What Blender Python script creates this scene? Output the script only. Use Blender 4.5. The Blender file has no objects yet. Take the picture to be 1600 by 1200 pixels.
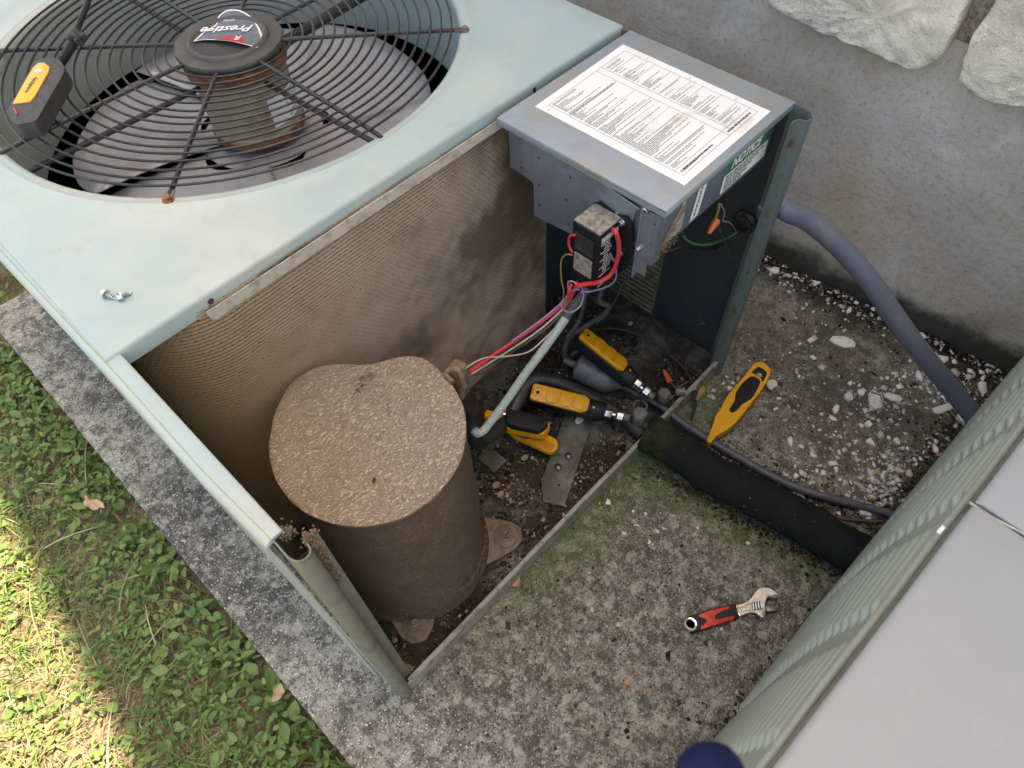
import bpy, bmesh, math, random
import numpy as np
from mathutils import Vector, Matrix, noise
R = math.radians
random.seed(7); rng = np.random.default_rng(7)
scene = bpy.context.scene
col = scene.collection

# ------------------------------------------------------------------ camera, light, exposure
cam_d = bpy.data.cameras.new('camera')
cam_d.sensor_width = 36.0
cam_d.lens = 36.0 * 1095.13 / 1600.0
cam_d.clip_start = 0.02; cam_d.clip_end = 400
cam = bpy.data.objects.new('camera', cam_d)
cam.location = (-0.01637, -0.28360, 1.09239)
cam.rotation_euler = (R(34.7326), R(1.9809), R(-46.3208))
cam_d.dof.use_dof = True
cam_d.dof.focus_distance = 1.12
cam_d.dof.aperture_fstop = 11
col.objects.link(cam)
scene.camera = cam

SUN_EL, SUN_AZ = 72.0, 88.0        # azimuth of the sun seen from the scene, degrees clockwise from +y
world = bpy.data.worlds.new('World'); scene.world = world; world.use_nodes = True
wn = world.node_tree; wn.nodes.clear()
wo = wn.nodes.new('ShaderNodeOutputWorld'); wb = wn.nodes.new('ShaderNodeBackground'); ws = wn.nodes.new('ShaderNodeTexSky')
ws.sky_type = 'NISHITA'; ws.sun_disc = False
ws.sun_elevation = R(SUN_EL); ws.sun_rotation = R(SUN_AZ)
ws.air_density = 1.0; ws.dust_density = 3.0; ws.ozone_density = 1.0
wb.inputs[1].default_value = 0.15
wn.links.new(ws.outputs[0], wb.inputs[0]); wn.links.new(wb.outputs[0], wo.inputs[0])
sd = bpy.data.lights.new('sun', 'SUN'); sd.energy = 5.0; sd.angle = R(0.5); sd.color = (1.0, 0.95, 0.86)
sun = bpy.data.objects.new('sun', sd)
az = R(SUN_AZ); el = R(SUN_EL)
to_sun = Vector((math.sin(az) * math.cos(el), math.cos(az) * math.cos(el), math.sin(el)))
sun.rotation_euler = to_sun.to_track_quat('Z', 'Y').to_euler()
col.objects.link(sun)
vs = scene.view_settings
vs.view_transform = 'Standard'; vs.look = 'None'; vs.gamma = 1.0; vs.use_curve_mapping = False
vs.exposure = 2.04
vs.use_white_balance = True; vs.white_balance_temperature = 9250; vs.white_balance_tint = 10
scene.render.engine = 'CYCLES'
scene.cycles.max_bounces = 6
scene.cycles.use_denoising = True; scene.cycles.denoising_prefilter = 'NONE'

# ------------------------------------------------------------------ mesh helpers
class MB:
    def __init__(s): s.v = []; s.f = []
    def add(s, vs_, fs):
        o = len(s.v); s.v += [tuple(p) for p in vs_]; s.f += [tuple(i + o for i in f) for f in fs]; return s
    def box(s, c, d, m=None):
        x, y, z = d[0] / 2, d[1] / 2, d[2] / 2
        p = [Vector((a * x, b * y, e * z)) for e in (-1, 1) for b in (-1, 1) for a in (-1, 1)]
        if m: p = [m @ q for q in p]
        p = [q + Vector(c) for q in p]
        return s.add(p, [(0, 2, 3, 1), (4, 5, 7, 6), (0, 1, 5, 4), (2, 6, 7, 3), (0, 4, 6, 2), (1, 3, 7, 5)])
    def bb(s, a, b):
        return s.box([(a[i] + b[i]) / 2 for i in range(3)], [abs(b[i] - a[i]) for i in range(3)])
    def tube(s, pts, r, n=8, cap=True, ref=(0, 0, 1)):
        pts = [Vector(p) for p in pts]; N = len(pts)
        rr = r if hasattr(r, '__len__') else [r] * N
        prev = None; vs_ = []
        for i, p in enumerate(pts):
            t = (pts[min(i + 1, N - 1)] - pts[max(i - 1, 0)])
            t = t.normalized() if t.length > 1e-9 else Vector((0, 0, 1))
            if prev is None:
                a = Vector(ref)
                if abs(a.dot(t)) > .95: a = Vector((1, 0, 0))
                u = (a - t * a.dot(t)).normalized()
            else:
                u = (prev - t * prev.dot(t)); u = u.normalized() if u.length > 1e-9 else prev
            prev = u; w = t.cross(u)
            for k in range(n):
                an = 2 * math.pi * k / n
                vs_.append(p + (u * math.cos(an) + w * math.sin(an)) * rr[i])
        fs = [(i * n + k, i * n + (k + 1) % n, (i + 1) * n + (k + 1) % n, (i + 1) * n + k) for i in range(N - 1) for k in range(n)]
        if cap: fs += [tuple(range(n - 1, -1, -1)), tuple((N - 1) * n + k for k in range(n))]
        return s.add(vs_, fs)
    def lathe(s, prof, c=(0, 0, 0), n=32, m=None, closed=False):
        vs_ = []
        for r, z in prof:
            for k in range(n):
                a = 2 * math.pi * k / n; q = Vector((r * math.cos(a), r * math.sin(a), z))
                if m: q = m @ q
                vs_.append(q + Vector(c))
        N = len(prof); L = N if closed else N - 1
        fs = [(i * n + k, i * n + (k + 1) % n, ((i + 1) % N) * n + (k + 1) % n, ((i + 1) % N) * n + k) for i in range(L) for k in range(n)]
        if not closed:
            if prof[0][0] > 1e-6: fs.append(tuple(range(n - 1, -1, -1)))
            if prof[-1][0] > 1e-6: fs.append(tuple((N - 1) * n + k for k in range(n)))
        return s.add(vs_, fs)
    def prism(s, out, z0, z1, m=None, c=(0, 0, 0)):
        n = len(out); p = [Vector((x, y, z0)) for x, y in out] + [Vector((x, y, z1)) for x, y in out]
        if m: p = [m @ q for q in p]
        p = [q + Vector(c) for q in p]
        return s.add(p, [tuple(range(n - 1, -1, -1)), tuple(range(n, 2 * n))] + [(i, (i + 1) % n, n + (i + 1) % n, n + i) for i in range(n)])
    def sheet(s, prof, z0, z1, th=.0012, m=None, nz=1):
        """a folded sheet: open polyline prof in x,y thickened by th, swept from z0 to z1"""
        P = [Vector((x, y, 0)) for x, y in prof]; N = len(P); off = []
        for i in range(N):
            t = (P[min(i + 1, N - 1)] - P[max(i - 1, 0)]).normalized()
            off.append(P[i] + Vector((-t.y, t.x, 0)) * th)
        loop = P + off[::-1]; n = len(loop); vs_ = []
        for k in range(nz + 1):
            z = z0 + (z1 - z0) * k / nz
            vs_ += [(m @ Vector((q.x, q.y, z)) if m else Vector((q.x, q.y, z))) for q in loop]
        fs = [(k * n + i, k * n + (i + 1) % n, (k + 1) * n + (i + 1) % n, (k + 1) * n + i) for k in range(nz) for i in range(n)]
        for base, fl in ((0, True), (nz * n, False)):
            for i in range(N - 1):
                q = (base + i, base + i + 1, base + n - 2 - i, base + n - 1 - i)
                fs.append(q[::-1] if fl else q)
        return s.add(vs_, fs)
    def build(s, name, mat, parent=None, bevel=0, seg=2, angle=35, smooth=True):
        me = bpy.data.meshes.new(name); me.from_pydata([tuple(v) for v in s.v], [], s.f)
        bm = bmesh.new(); bm.from_mesh(me)
        if bevel:
            bmesh.ops.remove_doubles(bm, verts=bm.verts, dist=1e-6)
            ed = [e for e in bm.edges if len(e.link_faces) == 2 and e.calc_face_angle(0) > R(30)]
            bmesh.ops.bevel(bm, geom=ed, offset=bevel, segments=seg, affect='EDGES', profile=.6, clamp_overlap=True)
        bmesh.ops.recalc_face_normals(bm, faces=bm.faces)
        bm.to_mesh(me); bm.free()
        return link(name, me, mat, parent, smooth, angle)

def link(name, me, mat, parent=None, smooth=True, angle=35):
    if smooth:
        me.polygons.foreach_set('use_smooth', [True] * len(me.polygons))
        if angle < 180: me.set_sharp_from_angle(angle=R(angle))
    if mat: me.materials.append(mat)
    o = bpy.data.objects.new(name, me); col.objects.link(o)
    if parent: o.parent = parent
    return o

def npmesh(name, V, F, mat, parent=None, smooth=True, angle=180, attrs=None, uv=None):
    """big mesh from numpy arrays; F is (n,k) with equal k"""
    me = bpy.data.meshes.new(name); n, k = F.shape
    me.vertices.add(len(V)); me.vertices.foreach_set('co', V.astype(np.float32).ravel())
    me.loops.add(n * k); me.loops.foreach_set('vertex_index', F.astype(np.int32).ravel())
    me.polygons.add(n); me.polygons.foreach_set('loop_start', np.arange(0, n * k, k, dtype=np.int32))
    me.polygons.foreach_set('loop_total', np.full(n, k, dtype=np.int32))
    me.update(calc_edges=True); me.validate()
    if attrs is not None:
        for an, arr in attrs.items():
            a = me.attributes.new(an, 'FLOAT', 'POINT'); a.data.foreach_set('value', arr.astype(np.float32))
    if uv is not None:
        l = me.uv_layers.new(name='UVMap'); l.data.foreach_set('uv', uv[F.ravel()].astype(np.float32).ravel())
    return link(name, me, mat, parent, smooth, angle)

def tag(o, label=None, cat=None, group=None, kind=None):
    if label: o['label'] = label
    if cat: o['category'] = cat
    if group: o['group'] = group
    if kind: o['kind'] = kind
    return o
def thing(name, label, cat, loc=(0, 0, 0), group=None, rot=None):
    o = bpy.data.objects.new(name, None); col.objects.link(o); o.location = loc; o.empty_display_size = .02
    if rot is not None: o.rotation_euler = rot
    return tag(o, label, cat, group)
def inst(o, parent=None, loc=None, rot=None):
    c = o.copy(); col.objects.link(c); c.parent = parent if parent else o.parent
    if loc is not None: c.location = loc
    if rot is not None: c.rotation_euler = rot
    return c
def cr(pts, n=8):
    """smooth curve through points"""
    P = [Vector(p) for p in pts]; P = [P[0] * 2 - P[1]] + P + [P[-1] * 2 - P[-2]]; out = []
    for i in range(1, len(P) - 2):
        for k in range(n):
            t = k / n; a, b, c, d = P[i - 1], P[i], P[i + 1], P[i + 2]
            out.append(.5 * ((2 * b) + (c - a) * t + (2 * a - 5 * b + 4 * c - d) * t * t + (3 * b - a - 3 * c + d) * t ** 3))
    out.append(P[-2]); return out
def jit(pts, a):
    return [Vector(p) + Vector((random.uniform(-a, a), random.uniform(-a, a), random.uniform(-a, a))) for p in pts]
def basis(o, x, y):
    """matrix with origin o, x axis along x, y roughly along y"""
    x = Vector(x).normalized(); z = x.cross(Vector(y)).normalized(); y = z.cross(x)
    m = Matrix((x, y, z)).transposed().to_4x4(); m.translation = Vector(o); return m
def text(body, size, mat, parent, m, name='lettering', shear=0, align='LEFT', ext=.0001, bold=0):
    cu = bpy.data.curves.new(name, 'FONT'); cu.body = body; cu.size = size; cu.shear = shear; cu.align_x = align; cu.align_y = 'CENTER'; cu.extrude = ext; cu.offset = bold
    cu.resolution_u = 3
    to = bpy.data.objects.new(name, cu); col.objects.link(to)
    me = bpy.data.meshes.new_from_object(to.evaluated_get(bpy.context.evaluated_depsgraph_get()))
    bpy.data.objects.remove(to); bpy.data.curves.remove(cu)
    me.materials.clear(); me.materials.append(mat)
    me.transform(m)
    o = bpy.data.objects.new(name, me); col.objects.link(o); o.parent = parent; return o

# ------------------------------------------------------------------ material helpers
class NT:
    def __init__(s, name):
        s.m = bpy.data.materials.new(name); s.m.use_nodes = True; s.t = s.m.node_tree; s.n = s.t.nodes; s.l = s.t.links
        s.b = s.n['Principled BSDF']; s.co = s.n.new('ShaderNodeTexCoord').outputs['Object']; s._b = None
    def new(s, t, **k):
        n = s.n.new(t)
        for a, v in k.items(): setattr(n, a, v)
        return n
    def _in(s, sock, v):
        if hasattr(v, 'is_linked') or isinstance(v, bpy.types.NodeSocket): s.l.new(v, sock)
        else:
            if sock.type == 'RGBA' and len(v) == 3: v = (*v, 1)
            sock.default_value = v
    def map(s, sc=(1, 1, 1), rot=(0, 0, 0), loc=(0, 0, 0), co=None):
        n = s.new('ShaderNodeMapping'); n.inputs['Scale'].default_value = sc; n.inputs['Rotation'].default_value = rot; n.inputs['Location'].default_value = loc
        s.l.new(co or s.co, n.inputs[0]); return n.outputs[0]
    def noise(s, scale, detail=4, rough=.55, dist=0, co=None, out='Fac'):
        n = s.new('ShaderNodeTexNoise'); n.inputs['Scale'].default_value = scale; n.inputs['Detail'].default_value = detail
        n.inputs['Roughness'].default_value = rough; n.inputs['Distortion'].default_value = dist
        s.l.new(co or s.co, n.inputs['Vector']); return n.outputs[out]
    def vor(s, scale, feat='F1', co=None, out='Distance', rnd=1):
        n = s.new('ShaderNodeTexVoronoi', feature=feat); n.inputs['Scale'].default_value = scale; n.inputs['Randomness'].default_value = rnd
        s.l.new(co or s.co, n.inputs['Vector']); return n.outputs[out]
    def ramp(s, f, stops, interp='LINEAR'):
        n = s.new('ShaderNodeValToRGB'); n.color_ramp.interpolation = interp; s.l.new(f, n.inputs[0]); e = n.color_ramp.elements
        while len(e) < len(stops): e.new(.5)
        for i, (p, c) in enumerate(stops):
            e[i].position = p
            if not hasattr(c, '__len__'): c = (c, c, c)
            e[i].color = (*c, 1)
        return n.outputs[0]
    def mix(s, f, a, b, mode='MIX'):
        n = s.new('ShaderNodeMix', data_type='RGBA', blend_type=mode)
        s._in(n.inputs[0], f); s._in(n.inputs[6], a); s._in(n.inputs[7], b); return n.outputs[2]
    def math(s, op, a, b=0., c=0., clamp=False):
        n = s.new('ShaderNodeMath', operation=op, use_clamp=clamp)
        s._in(n.inputs[0], a); s._in(n.inputs[1], b); s._in(n.inputs[2], c); return n.outputs[0]
    def sep(s, co=None):
        n = s.new('ShaderNodeSeparateXYZ'); s.l.new(co or s.co, n.inputs[0]); return n.outputs
    def mr(s, v, a, b, c=0., d=1., smooth=True):
        n = s.new('ShaderNodeMapRange'); n.interpolation_type = 'SMOOTHSTEP' if smooth else 'LINEAR'
        s._in(n.inputs[0], v)
        for i, q in enumerate((a, b, c, d)): s._in(n.inputs[1 + i], q)
        return n.outputs[0]
    def bump(s, h, strength=.3, dist=.001):
        n = s.new('ShaderNodeBump'); n.inputs['Strength'].default_value = strength; n.inputs['Distance'].default_value = dist
        s.l.new(h, n.inputs['Height'])
        if s._b: s.l.new(s._b, n.inputs['Normal'])
        s._b = n.outputs[0]; s.l.new(s._b, s.b.inputs['Normal'])
    def set(s, colr=None, rough=.5, metal=0., spec=None):
        if colr is not None: s._in(s.b.inputs['Base Color'], colr)
        s._in(s.b.inputs['Roughness'], rough); s._in(s.b.inputs['Metallic'], metal)
        if spec is not None: s.b.inputs['Specular IOR Level'].default_value = spec
        return s.m

def simple(name, c, rough=.5, metal=0., var=.15, scale=40, dirt=0., dirtc=(.10, .08, .06), dscale=12, bumpk=.15, bscale=400, spec=None):
    """paint, plastic or metal with soft tone variation, dirt and a little relief"""
    t = NT(name)
    a = tuple(x * (1 - var) for x in c); b = tuple(min(1, x * (1 + var)) for x in c)
    k = t.mix(t.noise(scale, 5), a, b)
    if dirt > 0:
        d = t.ramp(t.noise(dscale, 8, .7), [(.62 - dirt * .35, 0.), (.72 - dirt * .2, 1.)])
        k = t.mix(t.math('MULTIPLY', d, min(1, .4 + dirt)), k, dirtc)
    r = t.mr(t.noise(scale * 3, 3), .3, .7, max(0, rough - .08), min(1, rough + .08))
    if bumpk: t.bump(t.noise(bscale, 4), bumpk, .0006)
    return t.set(k, r, metal, spec)

M = {}
def coverpaint(name, base, dusty, dust=(.52, .50, .44), rough=.5):
    """pale sea-green enamel with chalking, dust, rain spots, scratches and pinhole specks"""
    t = NT(name)
    k = t.mix(t.noise(7, 5, .6), tuple(x * .93 for x in base), tuple(x * 1.07 for x in base))
    k = t.mix(t.math('MULTIPLY', t.ramp(t.noise(3.1, 7, .62), [(.42, 0.), (.68, 1.)]), dusty), k, dust)
    k = t.mix(t.math('MULTIPLY', t.ramp(t.noise(23, 6, .75, .8), [(.55, 0.), (.75, 1.)]), dusty * .55), k, tuple(x * .62 for x in dust))
    st = t.noise(9, 5, .7, co=t.map((40, .9, 1)))
    k = t.mix(t.math('MULTIPLY', t.ramp(st, [(.60, 0.), (.74, 1.)]), .13), k, tuple(min(1, x * 1.35) for x in base))
    st2 = t.noise(9, 5, .7, co=t.map((.9, 34, 1), rot=(0, 0, .5)))
    k = t.mix(t.math('MULTIPLY', t.ramp(st2, [(.64, 0.), (.72, 1.)]), .10), k, tuple(x * .6 for x in base))
    sp = t.vor(120, co=t.co); cell = t.noise(38, 2, .5)
    m = t.math('MULTIPLY', t.ramp(sp, [(.05, 1.), (.09, 0.)]), t.ramp(cell, [(.60, 0.), (.64, 1.)]))
    k = t.mix(t.math('MULTIPLY', m, .75), k, (.16, .11, .07))
    t.bump(t.noise(11, 3), .25, .002); t.bump(t.noise(600, 2), .12, .0002)
    return t.set(k, t.mr(t.noise(15, 5, .6), .3, .7, rough - .12, rough + .13), 0.)
M['cover'] = coverpaint('cover_enamel', (.315, .42, .425), .75)
M['rail'] = coverpaint('rail_enamel', (.30, .43, .46), .8, (.47, .43, .36))
M['panel'] = coverpaint('panel_enamel', (.22, .25, .225), .45, (.28, .26, .20))
M['post'] = simple('post_enamel', (.165, .175, .15), .45, 0, .12, 14, .35, (.10, .085, .06), 30)
M['post_green'] = simple('post_blue_green', (.10, .145, .145), .42, 0, .12, 14, .35, (.13, .10, .06), 40)
M['cream'] = simple('cream_dusty_strip', (.50, .46, .39), .8, 0, .12, 30, .4, (.28, .23, .17), 60)
M['dark_panel'] = simple('slate_inner_panel', (.036, .048, .058), .42, 0, .2, 18, .28, (.06, .055, .045), 26)
M['inner_rib'] = simple('ribbed_inner_panel', (.17, .155, .10), .7, 0, .3, 60, .5, (.05, .045, .035), 70)
M['galv'] = simple('galvanised_steel', (.30, .35, .43), .42, .75, .13, 26, .18, (.36, .33, .27), 18, .1)
M['galv_dust'] = simple('dusty_galvanised_steel', (.32, .375, .445), .5, .55, .12, 22, .45, (.40, .37, .31), 9, .12)
M['steel'] = simple('bright_steel', (.62, .62, .64), .25, 1., .1, 60, .1, (.2, .18, .15), 90)
M['rustbolt'] = simple('rusty_bolt', (.19, .155, .125), .75, .2, .25, 90, .45, (.12, .085, .06), 80, .5)
M['rust'] = simple('orange_rust', (.30, .12, .05), .85, 0, .4, 70, .5, (.09, .04, .025), 60, .5)
M['wire_black'] = simple('black_coated_wire', (.018, .019, .022), .42, 0, .3, 60, .15, (.07, .06, .06), 40, .1)
M['hub'] = simple('black_hub_plate', (.055, .052, .052), .55, 0, .2, 40, .4, (.085, .078, .07), 30, .15)
M['blade'] = simple('grey_fan_blade', (.40, .40, .43), .38, .35, .1, 8, .3, (.16, .15, .15), 5, .05)
M['motor'] = simple('tan_motor_shell', (.33, .30, .22), .6, .1, .2, 30, .28, (.19, .10, .05), 26, .2)
M['white_print'] = simple('white_label_paper', (.80, .80, .79), .6, 0, .04, 20, .12, (.50, .42, .30), 14, .05)
M['old_print'] = simple('stained_label_paper', (.60, .58, .48), .75, 0, .15, 60, .85, (.22, .13, .06), 55, .3)
M['ink'] = simple('label_ink', (.06, .06, .065), .6, 0, .1, 40, 0, bumpk=0)
M['grey_ink'] = simple('faded_label_ink', (.26, .26, .27), .6, 0, .1, 40, 0, bumpk=0)
M['green_ink'] = simple('green_label_band', (.0, .17, .075), .5, 0, .15, 40, 0, bumpk=0)
M['white_ink'] = simple('white_lettering', (.78, .78, .78), .5, 0, .05, 40, 0, bumpk=0)
M['sticker'] = simple('slate_sticker', (.10, .125, .16), .55, 0, .15, 60, .3, (.25, .26, .28), 90, .15)
M['sticker_red'] = simple('red_sticker_patch', (.52, .035, .05), .5, 0, .15, 60, .1, bumpk=0)
M['yellow'] = simple('yellow_tool_plastic', (.72, .33, .012), .42, 0, .1, 40, .22, (.36, .17, .02), 60, .08)
M['yellow_light'] = simple('light_yellow_tool_plastic', (.82, .42, .04), .42, 0, .06, 40, .08, (.5, .27, .05), 40, .05)
M['black_rubber'] = simple('black_tool_rubber', (.011, .012, .016), .5, 0, .2, 60, .12, (.045, .042, .04), 60, .15, spec=.28)
M['grey_rubber'] = simple('charcoal_tool_rubber', (.045, .043, .045), .6, 0, .2, 60, .2, (.08, .075, .07), 60, .15)
M['module'] = simple('black_module_plastic', (.010, .010, .012), .45, 0, .2, 60, .15, (.07, .065, .06), 140, .1, spec=.25)
M['module_dust'] = simple('dust_caked_module_top', (.30, .26, .20), .9, 0, .15, 60, .5, (.10, .09, .08), 110, .5)
M['red_wire'] = simple('red_wire', (.55, .03, .045), .4, 0, .1, 90, .2, (.3, .12, .09), 50, .05)
M['purple_wire'] = simple('purple_wire', (.24, .17, .34), .45, 0, .15, 90, .3, (.3, .25, .25), 50, .05)
M['tan_wire'] = simple('dusty_white_wire', (.36, .31, .27), .6, 0, .15, 90, .3, (.2, .15, .12), 50, .05)
M['brown_wire'] = simple('brown_wire', (.11, .065, .05), .55, 0, .2, 90, .2, bumpk=.05)
M['yellow_wire'] = simple('old_yellow_wire', (.30, .20, .04), .55, 0, .2, 90, .3, bumpk=.05)
M['green_wire'] = simple('green_wire', (.03, .22, .08), .4, 0, .15, 90, .2, (.2, .18, .12), 50, .05)
M['orange_nut'] = simple('orange_wire_nut', (.62, .13, .045), .45, 0, .1, 90, .1, bumpk=.05)
M['mint'] = NT('mint_discharge_tube')
_t = M['mint']; _k = _t.mix(_t.noise(60, 4), (.33, .43, .40), (.43, .52, .50))
_k = _t.mix(_t.ramp(_t.noise(420, 2, .5), [(.62, 0.), (.68, 1.)]), _k, (.06, .07, .06)); _k = _t.mix(_t.ramp(_t.noise(12, 5, .6), [(.5, 0.), (.75, .8)]), _k, (.30, .27, .21))
M['mint'] = _t.set(_k, .6)
M['pipe_dark'] = simple('dark_sooty_pipe', (.022, .023, .026), .5, 0, .25, 60, .35, (.07, .065, .06), 40, .15)
M['pipe_grey'] = simple('grime_grey_pipe', (.075, .08, .08), .6, 0, .2, 60, .4, (.04, .035, .03), 40, .2)
M['drier'] = simple('blue_grey_drier_paint', (.15, .165, .20), .5, 0, .12, 30, .45, (.10, .09, .08), 40, .12)
M['brass'] = simple('dull_valve_metal', (.20, .19, .17), .6, .4, .2, 60, .5, (.09, .08, .07), 60, .2)
M['conduit'] = simple('grey_pvc_conduit', (.125, .138, .18), .42, 0, .08, 20, .2, (.20, .19, .20), 16, .06)
M['cable'] = simple('grey_violet_cable', (.075, .072, .095), .5, 0, .15, 40, .3, (.14, .12, .12), 50, .1)
M['red_grip'] = simple('red_wrench_grip', (.56, .03, .025), .45, 0, .08, 60, .12, (.3, .03, .02), 60, .08)
M['chrome'] = simple('chrome_plate', (.72, .72, .74), .14, 1., .05, 60, .12, (.35, .33, .3), 60, .03)
M['gunmetal'] = simple('dark_steel_jaw', (.14, .14, .15), .35, .9, .15, 60, .1)
M['denim'] = simple('navy_glove', (.008, .014, .055), .8, 0, .25, 200, 0, bumpk=.3, bscale=900, spec=.08)
M['shoe'] = simple('brown_grey_shoe', (.05, .04, .042), .7, 0, .2, 200, .2)
M['shell'] = simple('bleached_snail_shell', (.56, .54, .49), .6, 0, .12, 60, .3, (.35, .3, .24), 60, .1)
M['chip'] = simple('white_paint_chip', (.66, .65, .61), .8, 0, .12, 90, .3, (.36, .33, .28), 80, .4)
M['pebble'] = simple('tan_pebble', (.27, .21, .15), .85, 0, .25, 90, .3, (.1, .08, .06), 70, .4)
M['leaf_dry'] = simple('dry_tan_leaf', (.42, .29, .19), .8, 0, .15, 60, .3, (.25, .15, .09), 60, .3)
M['leaf_yellow'] = simple('yellowed_leaf', (.34, .25, .06), .7, 0, .2, 60, .4, (.15, .1, .03), 60, .2)
M['crease'] = simple('yellowed_crease', (.40, .37, .20), .7, 0, .2, 60, .4, (.3, .3, .26))
M['rim'] = simple('grey_green_rim', (.24, .265, .235), .5, 0, .1, 30, .2)
M['seal'] = simple('gritty_joint_sealant', (.50, .46, .40), .8, 0, .2, 90, .3)
M['red_glow'] = simple('red_indicator_window', (.35, .01, .04), .2, 0, .1)
M['dirt_clump'] = simple('caked_dirt_nest', (.21, .15, .10), .95, 0, .35, 90, .5, (.08, .055, .04), 70, .8, 250)

def m_louver(name, base, dust):
    t = NT(name)
    k = t.mix(t.noise(9, 4), tuple(x * .92 for x in base), tuple(x * 1.08 for x in base))
    k = t.mix(t.math('MULTIPLY', t.ramp(t.noise(30, 6, .7), [(.5, 0.), (.7, 1.)]), .35), k, dust)
    sp = t.math('MULTIPLY', t.ramp(t.vor(90), [(.05, 1.), (.08, 0.)]), t.ramp(t.noise(31, 2), [(.58, 0.), (.62, 1.)]))
    k = t.mix(sp, k, (.75, .75, .72)); t.bump(t.noise(300, 3), .1, .0004)
    return t.set(k, .45)
M['louver'] = m_louver('grey_green_louver_enamel', (.30, .335, .30), (.24, .23, .20))
M['lid2'] = NT('glare_pale_lid')  # glare on the lid top painted in as pale colour, with dusty mottling
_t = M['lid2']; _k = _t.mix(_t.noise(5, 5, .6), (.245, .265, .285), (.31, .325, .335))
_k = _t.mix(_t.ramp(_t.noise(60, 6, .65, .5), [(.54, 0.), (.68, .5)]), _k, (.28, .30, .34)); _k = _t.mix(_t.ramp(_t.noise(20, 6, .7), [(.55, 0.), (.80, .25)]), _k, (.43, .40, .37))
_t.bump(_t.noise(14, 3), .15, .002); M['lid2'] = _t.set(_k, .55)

# coil fins, compressor wrap
def m_coil():
    t = NT('dirty_coil_fins')
    at = t.new('ShaderNodeAttribute', attribute_name='clog').outputs['Fac']
    dp = t.new('ShaderNodeAttribute', attribute_name='ridge').outputs['Fac']
    gold = t.new('ShaderNodeAttribute', attribute_name='along').outputs['Fac']
    dust = t.mix(t.noise(55, 6, .6), (.10, .070, .052), (.185, .134, .10))
    dust = t.mix(t.ramp(t.noise(9, 5, .6), [(.4, 0.), (.7, .6)]), dust, (.15, .104, .076))
    fin = t.mix(t.noise(30, 5), (.30, .215, .15), (.47, .37, .28))
    k = t.mix(at, fin, dust)
    k = t.mix(t.math('MULTIPLY', t.mr(dp, .55, .15), t.mr(at, 0., 1., .95, .62)), k, t.mix(at, (.040, .028, .020), (.075, .052, .038)))   # shade painted dark into the valleys between the dusty fin edges
    k = t.mix(t.mr(gold, .26, .55, .65, 0.), k, (.36, .225, .085))
    sp = t.ramp(t.noise(500, 2), [(.70, 0.), (.75, 1.)]); k = t.mix(t.math('MULTIPLY', sp, .5), k, (.55, .48, .40))
    t.bump(t.noise(700, 4, .7), .5, .0008)
    return t.set(k, .75, 0., .25)
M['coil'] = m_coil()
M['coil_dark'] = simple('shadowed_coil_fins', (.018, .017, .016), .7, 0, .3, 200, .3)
def m_wrap():
    t = NT('dusty_pebbled_sound_jacket')
    z = t.sep()[2]
    w = t.noise(26, 3, co=t.co, out='Color')
    n = t.new('ShaderNodeVectorMath', operation='MULTIPLY_ADD'); t.l.new(w, n.inputs[0]); n.inputs[1].default_value = (.03, .03, .03); t.l.new(t.co, n.inputs[2])
    v = t.vor(330, 'DISTANCE_TO_EDGE', co=n.outputs[0]); v2 = t.vor(150, 'F1', co=n.outputs[0])
    cells = t.ramp(v, [(.02, 0.), (.17, 1.)])
    up = t.new('ShaderNodeNewGeometry').outputs['Normal']; nz = t.sep(up)[2]
    dust = t.mr(nz, .2, .8)
    bare = t.mix(t.noise(30, 5), (.13, .09, .068), (.23, .17, .13))
    top = t.mix(t.noise(13, 6, .6), (.37, .285, .215), (.45, .36, .28)); top = t.mix(t.ramp(t.noise(6, 5), [(.4, 0.), (.7, .7)]), top, (.37, .325, .265))
    k = t.mix(dust, bare, top)
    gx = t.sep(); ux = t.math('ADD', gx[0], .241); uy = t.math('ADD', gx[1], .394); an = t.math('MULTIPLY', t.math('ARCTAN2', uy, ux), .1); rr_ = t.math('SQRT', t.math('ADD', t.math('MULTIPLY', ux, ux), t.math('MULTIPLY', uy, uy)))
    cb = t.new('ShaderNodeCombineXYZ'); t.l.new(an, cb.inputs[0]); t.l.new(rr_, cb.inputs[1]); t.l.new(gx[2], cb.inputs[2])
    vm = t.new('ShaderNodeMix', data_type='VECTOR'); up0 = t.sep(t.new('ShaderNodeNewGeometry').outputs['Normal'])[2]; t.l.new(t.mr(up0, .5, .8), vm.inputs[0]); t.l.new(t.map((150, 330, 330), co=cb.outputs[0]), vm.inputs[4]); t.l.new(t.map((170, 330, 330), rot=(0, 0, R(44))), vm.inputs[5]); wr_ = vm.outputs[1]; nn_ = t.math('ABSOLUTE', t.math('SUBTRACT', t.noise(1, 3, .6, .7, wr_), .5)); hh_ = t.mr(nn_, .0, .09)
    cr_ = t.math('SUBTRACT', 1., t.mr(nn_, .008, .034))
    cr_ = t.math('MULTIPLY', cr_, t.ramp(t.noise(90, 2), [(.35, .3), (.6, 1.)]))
    k = t.mix(t.math('MULTIPLY', cr_, .34), k, (.13, .095, .07))  # crease shade painted into the colour, following the bump
    k = t.mix(t.math('MULTIPLY', t.ramp(t.noise(420, 2, .5, .6, t.map(loc=(5, 1, 2))), [(.60, 0.), (.70, 1.)]), .12), k, (.50, .42, .33))
    k = t.mix(t.ramp(t.noise(300, 2), [(.74, 0.), (.78, .8)]), k, (.62, .55, .45))
    t.bump(hh_, .9, .0017); t.bump(v2, .35, .002); t.bump(t.noise(40, 4), .5, .006)
    return t.set(k, .85, 0., .2)
M['wrap'] = m_wrap()
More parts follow.
